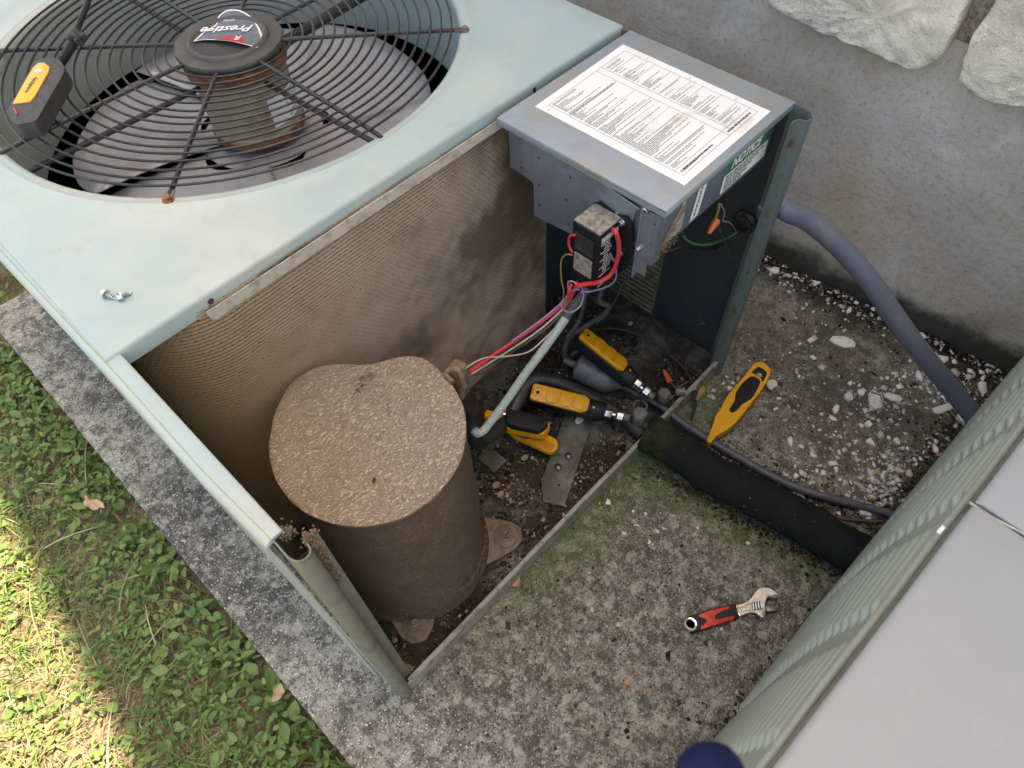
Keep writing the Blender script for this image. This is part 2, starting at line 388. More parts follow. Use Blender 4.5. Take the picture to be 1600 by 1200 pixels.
def m_foam():
    t = NT('black_pipe_foam')
    k = t.mix(t.noise(40, 6, .7), (.006, .008, .008), (.026, .029, .028))
    k = t.mix(t.ramp(t.noise(170, 3), [(.70, 0.), (.73, 1.)]), k, (.22, .22, .19))
    gx = t.sep()
    k = t.mix(t.math('MULTIPLY', t.mr(gx[1], -.09, .0), t.ramp(t.noise(45, 5), [(.4, 0.), (.6, .8)])), k, (.045, .06, .018))
    t.bump(t.vor(70, 'DISTANCE_TO_EDGE', co=t.map((1, 1, 1))), .5, .003); t.bump(t.noise(110, 6, .75), 1., .006)
    return t.set(k, .9, 0., .10)
M['foam'] = m_foam()

# ------------------------------------------------------------------ ground materials
def m_slab():
    t = NT('weathered_concrete')
    x, y, z = t.sep()
    base = t.mix(t.noise(9, 6, .65), (.22, .205, .17), (.40, .37, .31))
    base = t.mix(t.ramp(t.noise(3.2, 5, .6), [(.42, 0.), (.62, .8)]), base, (.115, .105, .09))
    # black lichen film and bleached zones on the strip beside the grass
    strip = t.mr(x, .06, .0)
    dark = t.ramp(t.noise(5.2, 5, .55, co=t.map(loc=(3.1, .4, 0))), [(.44, 0.), (.56, 1.)])
    base = t.mix(t.math('MULTIPLY', strip, .65), base, (.35, .33, .285))
    base = t.mix(t.math('MULTIPLY', dark, t.mr(strip, 0., 1., .25, .74)), base, (.045, .043, .042))
    # gritty cement matrix: pale sand grains and black pits
    g = t.vor(420, 'F1', out='Color'); gb = t.new('ShaderNodeSeparateColor'); t.l.new(g, gb.inputs[0])
    grain = t.ramp(gb.outputs[0], [(.58, 0.), (.80, 1.)])
    mid = t.ramp(t.noise(70, 4, .6), [(.40, 0.), (.60, 1.)])
    base = t.mix(t.math('MULTIPLY', grain, t.mr(mid, 0, 1, .25, .75)), base, (.42, .40, .36))
    pit = t.ramp(gb.outputs[1], [(.12, 1.), (.28, 0.)])
    base = t.mix(t.math('MULTIPLY', pit, .72), base, (.028, .027, .026))
    base = t.mix(t.math('MULTIPLY', t.ramp(t.noise(36, 6, .72), [(.47, 0.), (.57, 1.)]), .70), base, (.055, .052, .046))
    base = t.mix(t.math('MULTIPLY', t.ramp(t.noise(44, 6, .72, co=t.map(loc=(7, 2, 3))), [(.51, 0.), (.61, 1.)]), .62), base, (.44, .415, .36))
    base = t.mix(t.math('MULTIPLY', t.ramp(t.noise(120, 5, .7), [(.52, 0.), (.64, 1.)]), .45), base, (.055, .053, .05))
    wh = t.math('MULTIPLY', t.ramp(t.vor(230, co=t.co), [(.20, 1.), (.30, 0.)]), t.ramp(t.noise(110, 3, .7), [(.50, 0.), (.56, 1.)]))
    base = t.mix(t.math('MULTIPLY', wh, t.mr(strip, 0., 1., .5, .9)), base, (.72, .71, .69))
    # algae against the base pan and along the insulated pipe
    n1 = t.noise(22, 6, .65)
    d1 = t.math('ADD', t.math('MULTIPLY', y, -1.), t.math('MULTIPLY', t.math('SUBTRACT', n1, .5), .16))
    a1 = t.math('MULTIPLY', t.mr(d1, .13, .0), t.math('MULTIPLY', t.mr(x, .02, .35), t.mr(x, .90, .72)))
    px = t.math('ADD', .575, t.math('MULTIPLY', y, -.17))
    d2 = t.math('ABSOLUTE', t.math('SUBTRACT', x, t.math('SUBTRACT', px, .03)))
    d2 = t.math('ADD', d2, t.math('MULTIPLY', t.math('SUBTRACT', t.noise(30, 6, .7), .5), .10))
    a2 = t.math('MULTIPLY', t.mr(d2, .105, .02), t.mr(y, -.5, -.1, .7, 1.))
    al = t.math('MAXIMUM', t.math('MULTIPLY', a1, .8), a2)
    al = t.math('MULTIPLY', al, t.ramp(t.noise(60, 5, .7), [(.30, .25), (.60, 1.)]))
    base = t.mix(t.math('MULTIPLY', al, .92), base, t.mix(t.noise(80, 5), (.018, .055, .006), (.10, .15, .03)))
    # brown damp area towards the wall
    wet = t.math('MULTIPLY', t.mr(x, .62, .82), t.ramp(t.noise(6, 6, .6), [(.32, 0.), (.6, 1.)]))
    base = t.mix(t.math('MULTIPLY', wet, .6), base, (.085, .07, .052))
    mold = t.math('MULTIPLY', t.mr(t.math('ADD', t.math('ADD', x, t.math('MULTIPLY', y, .064)), t.math('MULTIPLY', t.noise(14, 5), .14)), 1.08, 1.17), 1.)
    base = t.mix(t.math('MULTIPLY', mold, .85), base, (.02, .02, .016))
    t.bump(t.noise(250, 6, .75), .9, .0022); t.bump(grain, .35, .0008); t.bump(t.noise(14, 4), .4, .006)
    return t.set(base, .9, 0., .25)
M['slab'] = m_slab()
def m_soil():
    t = NT('dry_soil_and_thatch')
    k = t.mix(t.noise(14, 7, .65), (.055, .038, .024), (.21, .16, .105))
    k = t.mix(t.ramp(t.noise(90, 6, .7, 1.5), [(.46, 0.), (.62, 1.)]), k, (.38, .30, .20)); k = t.mix(t.ramp(t.noise(5, 4), [(.5, 0.), (.65, .6)]), k, (.05, .06, .02))
    t.bump(t.noise(120, 8, .75), 1., .008)
    return t.set(k, .95, 0., .2)
M['soil'] = m_soil()
def m_leaf(name, stops, tr=.25):
    t = NT(name); a = t.new('ShaderNodeAttribute', attribute_name='tint').outputs['Fac']
    k = t.ramp(a, stops); k = t.mix(t.math('MULTIPLY', t.noise(60, 4), .45), k, (.03, .06, .015), 'MIX')
    t.set(k, .5, 0., .35)
    tr_n = t.new('ShaderNodeBsdfTranslucent'); t.l.new(t.mix(.5, k, (.25, .40, .03)), tr_n.inputs[0])
    mx = t.new('ShaderNodeMixShader'); mx.inputs[0].default_value = tr; t.l.new(t.b.outputs[0], mx.inputs[1]); t.l.new(tr_n.outputs[0], mx.inputs[2])
    t.l.new(mx.outputs[0], t.n['Material Output'].inputs[0]); return t.m
M['weed'] = m_leaf('weed_leaf_green', [(0, (.06, .125, .035)), (.35, (.11, .205, .06)), (.7, (.19, .29, .095)), (.93, (.22, .31, .085)), (1, (.38, .36, .08))])
M['blade_g'] = m_leaf('grass_blade_green', [(0, (.05, .11, .025)), (.6, (.13, .21, .06)), (1, (.25, .28, .10))])
M['straw'] = m_leaf('dry_straw', [(0, (.12, .08, .05)), (.6, (.30, .22, .14)), (1, (.48, .40, .28))], .1)
def m_stucco():
    t = NT('grey_cement_render'); x, y, z = t.sep()
    k = t.mix(t.noise(4.5, 6, .6), (.48, .43, .38), (.69, .64, .59))
    k = t.mix(t.ramp(t.noise(3.2, 5, .6, .6, t.map(loc=(2, 5, 1))), [(.50, 0.), (.66, .75)]), k, (.52, .415, .315))
    k = t.mix(t.ramp(t.noise(7, 6, .65, 1.2), [(.56, 0.), (.68, .55)]), k, (.66, .64, .63))
    k = t.mix(t.ramp(t.noise(11, 6, .65, 1, t.map((1, 1, 1.2))), [(.58, 0.), (.72, .35)]), k, (.29, .27, .25))
    g = t.new('ShaderNodeSeparateColor'); t.l.new(t.vor(330, 'F1', out='Color'), g.inputs[0])
    k = t.mix(t.math('MULTIPLY', t.ramp(g.outputs[0], [(.84, 0.), (.95, 1.)]), .22), k, (.5, .48, .45)); k = t.mix(t.math('MULTIPLY', t.ramp(g.outputs[1], [(.03, 1.), (.06, 0.)]), .25), k, (.16, .145, .13)); k = t.mix(t.math('MULTIPLY', t.ramp(t.noise(95, 5, .7), [(.5, 0.), (.72, 1.)]), .4), k, (.13, .12, .11))
    m = t.mr(t.math('ADD', z, t.math('MULTIPLY', t.math('SUBTRACT', t.noise(14, 6, .65), .5), .11)), .085, .025)
    k = t.mix(t.math('MULTIPLY', m, .93), k, t.mix(t.noise(50, 5), (.018, .02, .018), (.05, .055, .04)))
    t.bump(t.noise(9, 5, .55, .5), .6, .012); t.bump(t.noise(190, 6, .7), .7, .002)
    return t.set(k, .9, 0., .25)
M['stucco'] = m_stucco()
def m_stone():
    t = NT('rough_limestone')
    k = t.mix(t.noise(12, 7, .65), (.90, .79, .66), (.98, .91, .80)); k = t.mix(t.ramp(t.noise(6, 5, .6), [(.5, 0.), (.65, .5)]), k, (.76, .70, .56))
    k = t.mix(t.ramp(t.noise(16, 4, .55, .4), [(.69, 0.), (.74, .9)]), k, (.06, .06, .065)); k = t.mix(t.ramp(t.noise(70, 6, .75), [(.56, 0.), (.7, .5)]), k, (.40, .38, .33))
    t.bump(t.noise(16, 9, .74, .5), 1., .022); t.bump(t.noise(55, 4, .6), .5, .006)
    return t.set(k, .9, 0., .25)
M['stone'] = m_stone()
M['mortar'] = simple('sandy_mortar', (.42, .37, .31), .95, 0, .3, 60, .5, (.12, .10, .085), 90, 1., 300)
def m_pan():
    t = NT('grimy_base_pan')
    k = t.mix(t.noise(40, 5), (.15, .142, .125), (.23, .22, .195))
    d = t.ramp(t.noise(8, 8, .7, .4), [(.34, 0.), (.52, 1.)]); k = t.mix(d, k, t.mix(t.noise(70, 7, .75), (.010, .009, .008), (.080, .068, .058)))
    k = t.mix(t.ramp(t.noise(26, 5, .6), [(.62, 0.), (.72, .6)]), k, (.21, .14, .09))
    t.bump(t.math('MULTIPLY', d, t.noise(120, 7, .75)), 1., .006)
    return t.set(k, t.mr(d, 0, 1, .5, .95), 0., .3)
M['pan'] = m_pan()
M['mount_plate'] = simple('grey_green_mount_plate', (.135, .14, .12), .6, 0, .2, 30, .8, (.06, .05, .042), 14, .2)
M['lip'] = simple('worn_lip_metal', (.30, .29, .26), .6, .1, .2, 40, .35, (.07, .06, .05), 60, .3)
M['speckle'] = NT('debris_bits')
_t = M['speckle']; _a = _t.new('ShaderNodeAttribute', attribute_name='tint').outputs['Fac']
M['speckle'] = _t.set(_t.ramp(_a, [(0, (.010, .008, .007)), (.45, (.05, .036, .027)), (.75, (.12, .082, .055)), (.9, (.26, .21, .165)), (1, (.42, .39, .35))]), .9, 0., .2)
_t = NT('white_chip_bits'); _a = _t.new('ShaderNodeAttribute', attribute_name='tint').outputs['Fac']
M['whitebits'] = _t.set(_t.ramp(_a, [(0, (.38, .36, .33)), (.6, (.62, .61, .58)), (.88, (.74, .73, .71)), (.95, (.45, .33, .14)), (1, (.40, .15, .06))]), .85, 0., .25)

# ================================================================== SETTING
gm = MB(); gm.add([(-60, -60, -.07), (60, -60, -.07), (60, 60, -.07), (-60, 60, -.07)], [(0, 1, 2, 3)])
tag(gm.build('ground', M['soil']), kind='structure')
def wav(a, b, n, amp):
    a = Vector(a); b = Vector(b); return [a.lerp(b, i / n) + Vector(((random.uniform(-amp, amp)), (random.uniform(-amp, amp)))) for i in range(n + 1)]
# the pad: slightly chipped arris on the grass side
ol = wav((-.1135, 1.215), (-.109, -1.6), 420, .0009) + wav((1.19, -1.6), (1.03, 1.215), 4, 0)
sl = MB(); sl.prism([(p.x, p.y) for p in ol], -.11, 0.)
tag(sl.build('concrete_slab', M['slab'], bevel=.004, seg=2), kind='structure')

# ------------------------------------------------------------------ house wall (local x along the wall, local y out of it, z up)
WA = math.atan2(-.5096, .0325)
wall = thing('house_wall', 'grey rendered house wall with rough pale limestone blocks above', 'wall', (1.1176, .0942, 0.))
wall.rotation_euler = (0, 0, WA)      # local +x runs towards -y of the yard, local +y points into the yard side
def wl(x, y): # world xy to wall local
    dx, dy = x - 1.1176, y - .0942; c, s = math.cos(WA), math.sin(WA); return dx * c + dy * s, -dx * s + dy * c
side = 1 if wl(0, 0)[1] > 0 else -1
# render: gently uneven sheet with depth; the top edge undulates under the stones
nx, nz = 260, 90; xs = np.linspace(-3.2, 3.2, nx)
def topz(x): return .470 + .012 * math.sin(x * 5.1 + 1) + .010 * math.sin(x * 13.7) + (-.055 * x if abs(x) < 1.2 else -.055 * 1.2 * (1 if x > 0 else -1)) * .35
V = []
for j in range(nz + 1):
    for i, x in enumerate(xs):
        zt = topz(x) + .03; z = -.12 + (zt + .12) * j / nz
        yy = .006 * noise.noise(Vector((x * 3, z * 3, 1))) + .0022 * noise.noise(Vector((x * 14, z * 14, 5)))
        yy -= .010 * max(0, 1 - abs(z - zt) / .03)
        gx = x - .213; gz = z - (topz(.213) + .006)
        yy -= .030 * math.exp(-(gx * gx / .00035 + gz * gz / .00022))     # the mortar hole between the two corner blocks
        V.append((x, side * yy, z))
V = np.array(V); I = np.arange(nz * (nx - 1)); a = (I // (nx - 1)) * nx + I % (nx - 1)
F = np.stack([a, a + 1, a + 1 + nx, a + nx], 1)
npmesh('render_coat', V, F, M['stucco'], wall)
mw = MB(); ya_, yb_ = -side * .012, -side * .25; mw.add([(x_, y_, z_) for x_, zt_ in ((-3.2, 4.34 - .46 * 2.8), (3.2, 4.34 + .46 * 3.6)) for y_ in (ya_, yb_) for z_ in (.30, zt_)], [(0, 1, 3, 2), (4, 6, 7, 5), (0, 4, 5, 1), (2, 3, 7, 6), (1, 5, 7, 3), (0, 2, 6, 4)]); mw.build('mortar_bed', M['mortar'], wall)  # unseen upper part: height and sloped top shaped to set the sun's shadow edge
def stone(poly, bulge=.035, n=3, name='stone', mt=None):
    """rough block: polygon outline (x,z) on the wall with a pillowed broken face"""
    P = [Vector(p) for p in poly]; c = sum(P, Vector((0, 0))) / len(P); out = []
    for i in range(len(P)):
        a_, b_ = P[i], P[(i + 1) % len(P)]; L = (b_ - a_).length; k = max(2, int(L / .009))
        for q in range(k):
            p = a_.lerp(b_, q / k); v = noise.noise_vector(Vector((p.x * 45, p.y * 45, 3))) * .0045 + noise.noise_vector(Vector((p.x * 14, p.y * 14, 7))) * .005
            out.append(Vector((p.x + v.x, p.y + v.y)))
    N = len(out); rings = [(1.0, -.01), (1.0, .018), (.995, .028), (.986, .033), (.955, .035), (.90, .0356), (.83, .0356), (.76, .036), (.69, .036), (.62, .036), (.54, .036), (.46, .036), (.38, .036), (.29, .036), (.2, .036), (.1, .036)]
    vv = []
    for s_, y in rings:
        for p in out:
            q = c + (p - c) * s_; h = y
            if y > .012: h += .004 * noise.noise(Vector((q.x * 16, q.y * 16, 2))) + .004 * noise.noise(Vector((q.x * 48, q.y * 48, 9))) + .0035 * noise.noise(Vector((q.x * 110, q.y * 110, 4)))
            vv.append((q.x, side * h * bulge / .035, q.y))
    vv.append((c.x, side * bulge, c.y))
    fs = [(r * N + i, r * N + (i + 1) % N, (r + 1) * N + (i + 1) % N, (r + 1) * N + i) for r in range(len(rings) - 1) for i in range(N)]
    fs += [((len(rings) - 1) * N + i, (len(rings) - 1) * N + (i + 1) % N, len(vv) - 1) for i in range(N)]
    m_ = MB(); m_.add(vv, fs); return m_.build(name, mt or M['stone'], wall, angle=50)
def w2(p): q = wl(p[0], p[1]); return (q[0], p[2])
s1 = [w2((1.1096, 0.2194, 0.4993)), w2((1.1156, 0.1250, 0.4874)), w2((1.1191, 0.0711, 0.4844)), w2((1.1223, 0.0198, 0.4833)), w2((1.1255, -0.0289, 0.4778)), w2((1.1260, -0.0374, 0.4909)), w2((1.1266, -0.0472, 0.5061)), w2((1.1267, -0.0489, 0.5408)), w2((1.1267, -0.0490, 0.5696)), w2((1.1267, -0.0491, 0.5766))]
zt = .64
s1 = s1[:-1] + [(s1[-1][0] + .005, zt), (s1[0][0] - .04, zt + .01), (s1[0][0] - .05, s1[0][1] + .05)]
stone(s1)
s2 = [w2((1.1285, -0.0765, 0.5864)), w2((1.1284, -0.0750, 0.5473)), w2((1.1285, -0.0771, 0.5125)), w2((1.1291, -0.0864, 0.4863)), w2((1.1305, -0.1088, 0.4743)), w2((1.1321, -0.1331, 0.4713)), w2((1.1340, -0.1625, 0.4746)), w2((1.1347, -0.1732, 0.4808))]
x9 = s2[-1][0]; s2 += [(x9 + .16, .455), (x9 + .30, .47), (x9 + .31, .66), (s2[0][0] + .01, .655)]
stone(s2)
# further blocks outside the frame, coursed up the wall
def blk(x0, x1, z0, z1): stone([(x0 + .012, z0 + .012), ((x0 + x1) / 2, z0 + .008), (x1 - .012, z0 + .012), (x1 - .012, z1 - .012), ((x0 + x1) / 2, z1 - .008), (x0 + .012, z1 - .012)], .03)
x = s1[0][0] - .06
while x > -2.9:
    w = random.uniform(.3, .5); blk(x - w, x, .47 + .018, .66); x -= w
x = x9 + .32
while x < 2.7:
    w = random.uniform(.3, .5); blk(x, x + w, .45, .66); x += w
z = .665
while z < 1.5:
    h = random.uniform(.18, .27); x = -2.9 + random.uniform(0, .2)
    while x < 2.8:
        w = random.uniform(.4, .7); blk(x, x + w, z, z + h); x += w
    z += h

# ================================================================== OPENED AIR CONDITIONER
W_, H_, D_ = .80, .55, 1.115
unit = thing('air_conditioner', 'opened pale green outdoor air conditioner with fan guard on top and bare compressor bay', 'air conditioner', (0.4, .55, 0.))
def P_(o):   # keep part geometry in yard coordinates while the thing's empty sits at its base centre
    return o
UO = Vector((.4, .55, 0.))
class UB(MB):
    def build(s, name, mat, parent=None, **k):
        if parent is None or parent is unit: s.v = [tuple(Vector(v) - UO) for v in s.v]; return super().build(name, mat, unit, **k)
        s.v = [tuple(Vector(v) - UO) for v in s.v]; return super().build(name, mat, parent, **k)
E4 = Matrix.Translation(-UO)
def utext(body, size, mat, parent, m, **k): return text(body, size, mat, parent, E4 @ m, **k)

# base pan --------------------------------------------------------
nx, ny = 400, 160
X, Y = np.meshgrid(np.linspace(.004, .797, nx), np.linspace(.004, .32, ny))
Zf = np.full_like(X, .014)
d = np.hypot((X - .70) / 1., (Y - .165) / 1.); Zf += .006 * np.clip((.088 - d) / .006, 0, 1)         # raised round boss
Zf -= .007 * np.clip((.033 - np.hypot(X - .712, Y - .160)) / .01, 0, 1)
Zf += .012 * np.clip((X - .755 - (Y) * .02) / .012, 0, 1) * (np.clip((X - .755) / .012, 0, 1))               # side shoulder
Zf += .010 * np.clip((Y - .275) / .012, 0, 1)
fl = Zf.ravel().copy(); xr, yr = X.ravel(), Y.ravel()
dirt = np.array([noise.fractal(Vector((a_ * 16, b_ * 16, 3)), 1, 2, 5) for a_, b_ in zip(xr, yr)])
fine = np.array([noise.noise(Vector((a_ * 160, b_ * 160, 3))) for a_, b_ in zip(xr, yr)])
fl += .005 * np.clip(dirt + .1, 0, 1) + .0012 * fine * np.clip(dirt + .3, 0, 1)
V = np.stack([xr - UO.x, yr - UO.y, fl], 1); I = np.arange((ny - 1) * (nx - 1)); a = (I // (nx - 1)) * nx + I % (nx - 1)
pan = npmesh('base_pan', V, np.stack([a, a + 1, a + 1 + nx, a + nx], 1), M['pan'], unit)
m = UB(); m.bb((.004, .32, .004), (.797, 1.11, .012)); m.build('rear_pan', M['pan'])
m = UB(); m.sheet([(.010, -.0005), (.016, -.0022), (.7900, -.0022), (.7955, -.0005)], .002, .0405, .0022)
m.bb((.0165, -.0015, .0400), (.7935, .0045, .0418)); m.bb((.0170, .0040, .030), (.793, .0052, .0412))
m.build('base_lip', M['lip'], bevel=.0005, seg=1)
m = UB(); mm = Matrix.Rotation(math.atan2(.123, .262), 4, 'Z')
m.prism([(-.012, -.026), (.290, -.030), (.300, -.022), (.296, .021), (.02, .024), (-.015, .010)], .0195, .0235, mm, (.375, -.005 + .055, 0)); mp = m.build('mounting_plate', M['mount_plate'], bevel=.0008)
for (x, y) in ((0.4221, 0.0772), (0.4498, 0.0782), (0.5163, 0.1150)):
    q = UB(); q.lathe([(.0001, .006), (.0035, .0055), (.0062, .0035), (.007, 0)], (x, y, .023), 16); q.build('rivet', M['gunmetal'], mp)
q = UB(); q.lathe([(.0022, 0), (.0022, .0006), (.0001, .0006)], (*(0.3973, 0.0538), .0236), 12); q.build('hole', M['module'], mp)
m = UB(); m.bb((.340, .150, .018), (.372, .192, .026)); m.build('foot_pad', M['mount_plate'], bevel=.002)

# side panels, rails, posts --------------------------------------
m = UB(); ysx = [.0290 + (1.112 - .0290) * i / 60 for i in range(61)]
def xcr(y): return -.0036 - .0052 * min(1, y / .12) - .0048 * max(0, min(1, (y - .28) / .3))
vv = []
for y in ysx:
    xc = xcr(y); pf = [(.0054, .5365), (.0068, .5365), (.0068, .5490), (.0060, .5500), (xc + .001, .5502), (xc - .0006, .5496), (xc - .0040, .5478), (xc - .0066, .5436), (xc - .0072, .5360), (xc - .0060, .515), (xc * .6 - .003, .02), (xc * .6 - .0015, .02), (xc - .0045, .515), (xc - .0055, .536), (xc - .005, .543), (.0054, .5482)]
    vv += [(a_, y, b_) for a_, b_ in pf]
n = 16; m.add(vv, [(i * n + j, i * n + (j + 1) % n, (i + 1) * n + (j + 1) % n, (i + 1) * n + j) for i in range(60) for j in range(n)] + [tuple(range(n)), tuple(60 * n + j for j in range(n))])
lp = m.build('side_panel', M['rail'], bevel=.0004, seg=1)
q = UB()
for i in range(38):
    z = .03 + i * .0130
    for (y0, y1) in ((.04, .28), (.31, .55), (.58, .82), (.85, 1.09)):
        q.tube([(xcr(y0) * .75 - .0052, y0, z), (xcr(y0) * .75 - .0056, y0 + .012, z), (xcr(y1) * .75 - .0056, y1 - .012, z), (xcr(y1) * .75 - .0052, y1, z)], [.0005, .0028, .0028, .0005], 6, False)
tag(q.build('louver', M['panel'], lp), kind='stuff')
q = UB(); q.lathe([(.0034, 0), (.0034, .0006), (.0001, .0006)], (.0020, .1555, .5492), 16); q.build('screw_hole', M['rust'], lp)
q = UB()  # seam sealant bead along the rail crease
q.tube([(xcr(.03 + i * .02), .03 + i * .02, .5501) for i in range(55)], .0006, 5); q.build('sealant_line', M['crease'], lp)
pp = [(-.0034, .0300), (-.0034, .0065), (-.0022, .0020), (.0010, -.0028), (.0050, -.0040), (.0090, -.0036), (.0122, -.0012), (.0130, .0040), (.0138, .0082), (.0168, .0102), (.0262, .0104)]
m = UB(); m.sheet(pp, -.0005, .5490, -.0012, nz=10); lpost = m.build('corner_post', M['post'], angle=50)
rng2 = random.Random(3)
cl = MB()
def clump(mb, c, s, n, k=1.0):
    for i in range(int(n * 2.2)):
        a_ = Vector((rng2.gauss(0, s[0]), rng2.gauss(0, s[1]), rng2.gauss(0, s[2]))) + Vector(c)
        r = rng2.uniform(.0004, .0011) * k; mb.box(a_, (r * rng2.uniform(1, 3), r * rng2.uniform(1, 3), r), Matrix.Rotation(rng2.uniform(0, 3), 4, Vector((rng2.random(), rng2.random(), 1))))
for i in range(9):
    clump(cl, (.0185 - .0004 * i, .0085, .545 - .0125 * i), (.0028, .0016, .006), int(70 - 5 * i))
cl.v = [tuple(Vector(v) - UO) for v in cl.v]; tag(cl.build('dirt_crust', M['dirt_clump'], lpost, smooth=False), kind='stuff')
cl = MB(); clump(cl, (.0245, .012, .05), (.004, .003, .009), 70); clump(cl, (.022, .011, .25), (.002, .001, .1), 40, .8); clump(cl, (.009, .030, .541), (.003, .003, .004), 60)
cl.v = [tuple(Vector(v) - UO) for v in cl.v]; tag(cl.build('spider_dirt', M['dirt_clump'], lpost, smooth=False), kind='stuff')
pr = [(.7620, .0060), (.7700, .0064), (.7750, .0050), (.7775, .0020), (.7795, -.0045), (.7830, -.0066), (.7900, -.0072), (.7945, -.0045), (.7985, .0010), (.8005, .0070), (.8010, .0270)]
m = UB(); m.sheet(pr, -.0005, .5490, -.0012, nz=12)
rp = m.build('corner_post', M['post_green'], angle=50)
m = UB(); m.sheet([(.8010, .0265), (.8010, .1640)], .002, .5490, .0012); m.build('inner_side_panel', M['dark_panel'])
m = UB(); m.sheet([(.8010, .1640), (.8010, 1.112)], .002, .5490, .0012); sp = m.build('louvered_side_panel', M['inner_rib'])
for i in range(20):
    z = .022 + i * .0122
    q = UB(); q.tube([(.7975, .166, z), (.7965, .172, z), (.7965, .285, z), (.7975, .292, z)], [.001, .0034, .0034, .001], 6); q.build('louver', M['inner_rib'], sp)
m = UB(); m.bb((-.003, 1.112, 0), (.801, 1.1135, .549)); m.build('rear_panel', M['panel'])
cl = MB()
for i in range(60):
    cl_c = (rng2.uniform(.775, .7765), rng2.uniform(-.002, .004), rng2.uniform(.03, .53)); clump(cl, cl_c, (.0008, .001, .003), 2, .8)
clump(cl, (.7752, .001, .516), (.0018, .0012, .004), 40)
for (u_, zz) in ((.776, .40), (.7765, .30), (.776, .19)): clump(cl, (u_, .000, zz), (.001, .001, .004), 16)
cl.v = [tuple(Vector(v) - UO) for v in cl.v]; tag(cl.build('dirt_crust', M['dirt_clump'], rp, smooth=False), kind='stuff')

# coil: real slotted fin sheet with a dark sheet behind ---------------------
path = [(.014, .62), (.014, .411)]
for i in range(1, 24):
    a_ = math.pi + (math.pi / 2) * i / 24; path.append((.122 + .108 * math.cos(a_), .411 + .108 * math.sin(a_)))
path += [(.135, .3035), (.20, .3040), (.30, .305), (.45, .308), (.56, .313), (.658, .325)]
pa = np.array(path); seg = np.hypot(*np.diff(pa, axis=0).T); cum = np.r_[0, np.cumsum(seg)]; L = cum[-1]
ns, nz = int(L / .0014), int(.52 / .00072)
s_ = np.linspace(0, L, ns); zz = np.linspace(.022, .541, nz)
px_ = np.interp(s_, cum, pa[:, 0]); py_ = np.interp(s_, cum, pa[:, 1]); tx = np.gradient(px_, s_); ty = np.gradient(py_, s_)
nl = np.hypot(tx, ty); tx, ty = tx / nl, ty / nl; nx_, ny_ = ty, -tx      # towards the bay
S, Zz = np.meshgrid(s_, zz)
low = np.zeros((24, 60)); lr = np.random.default_rng(3)
def vnoise(S, Z, fs, fz, seed):
    r_ = np.random.default_rng(seed); g = r_.random((64, 64)); a_, b_ = S * fs, Z * fz
    i, j = np.floor(a_).astype(int), np.floor(b_).astype(int); u, v = a_ - i, b_ - j; u = u * u * (3 - 2 * u); v = v * v * (3 - 2 * v)
    G = lambda p, q: g[p % 64, q % 64]
    return (G(i, j) * (1 - u) + G(i + 1, j) * u) * (1 - v) + (G(i, j + 1) * (1 - u) + G(i + 1, j + 1) * u) * v
n1 = vnoise(S, Zz, 9, 9, 1) * .5 + vnoise(S, Zz, 22, 22, 2) * .3 + vnoise(S, Zz, 60, 60, 5) * .2
warp = (vnoise(S, Zz, 8, 8, 8) - .5) * .018 + (vnoise(S, Zz, 22, 22, 18) - .5) * .005 + (vnoise(S, Zz, 45, 45, 9) - .5) * .0035
pz = .0054; ps = .0085
row = (Zz + warp * .35) / pz; ri = np.floor(row); ph = (S + warp) / ps + .5 * (ri % 2)
rz = np.sin(np.pi * (row - ri)); rs = .5 + .5 * np.cos(2 * np.pi * ph)
ridge = np.clip(rz * 1.35 - .25 - .42 * rs * (1 - rz * .6), 0, 1)
clog = np.clip((n1 - .46) * 3.4 + np.clip((S - .58) * 2.6, -.8, .50), 0, 1)
clog = clog * .92
h = ridge * .0052 * (1 - .50 * clog) + clog * .0016 + .0006 * (vnoise(S, Zz, 500, 500, 4) - .5) + .0012 * (vnoise(S, Zz, 8, 6, 12) - .5)
VX = px_[None, :] + nx_[None, :] * h; VY = py_[None, :] + ny_[None, :] * h
V = np.stack([VX.ravel() - UO.x, VY.ravel() - UO.y, Zz.ravel()], 1)
I = np.arange((nz - 1) * (ns - 1)); a = (I // (ns - 1)) * ns + I % (ns - 1)
F = np.stack([a, a + 1, a + 1 + ns, a + ns], 1)
rf = (ridge.ravel()[F].mean(1)); cf = clog.ravel()[F].mean(1)
F = F[~((rf < .26 - .20 * np.clip(cf * 1.15, 0, 1)) & (cf < .85))]
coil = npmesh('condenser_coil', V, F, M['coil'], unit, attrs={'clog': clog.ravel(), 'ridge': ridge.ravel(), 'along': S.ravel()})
tag(coil, 'brown dust clogged fins of the condenser coil')
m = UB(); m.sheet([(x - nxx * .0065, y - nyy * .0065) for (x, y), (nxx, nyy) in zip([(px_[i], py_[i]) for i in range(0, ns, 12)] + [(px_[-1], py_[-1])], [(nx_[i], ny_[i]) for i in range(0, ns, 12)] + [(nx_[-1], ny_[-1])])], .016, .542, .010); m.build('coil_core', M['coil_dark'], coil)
m = UB(); m.sheet([(.657, .3210), (.661, .3210), (.661, .38)], .016, .542, .0012); m.build('tube_sheet', M['post'], coil)
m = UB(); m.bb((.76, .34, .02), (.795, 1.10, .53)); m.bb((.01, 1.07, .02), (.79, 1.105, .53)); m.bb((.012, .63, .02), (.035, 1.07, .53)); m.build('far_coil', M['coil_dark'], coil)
m = UB(); m.bb((.663, .342, .014), (.797, .346, .545)); m.build('divider_panel', M['dark_panel'])

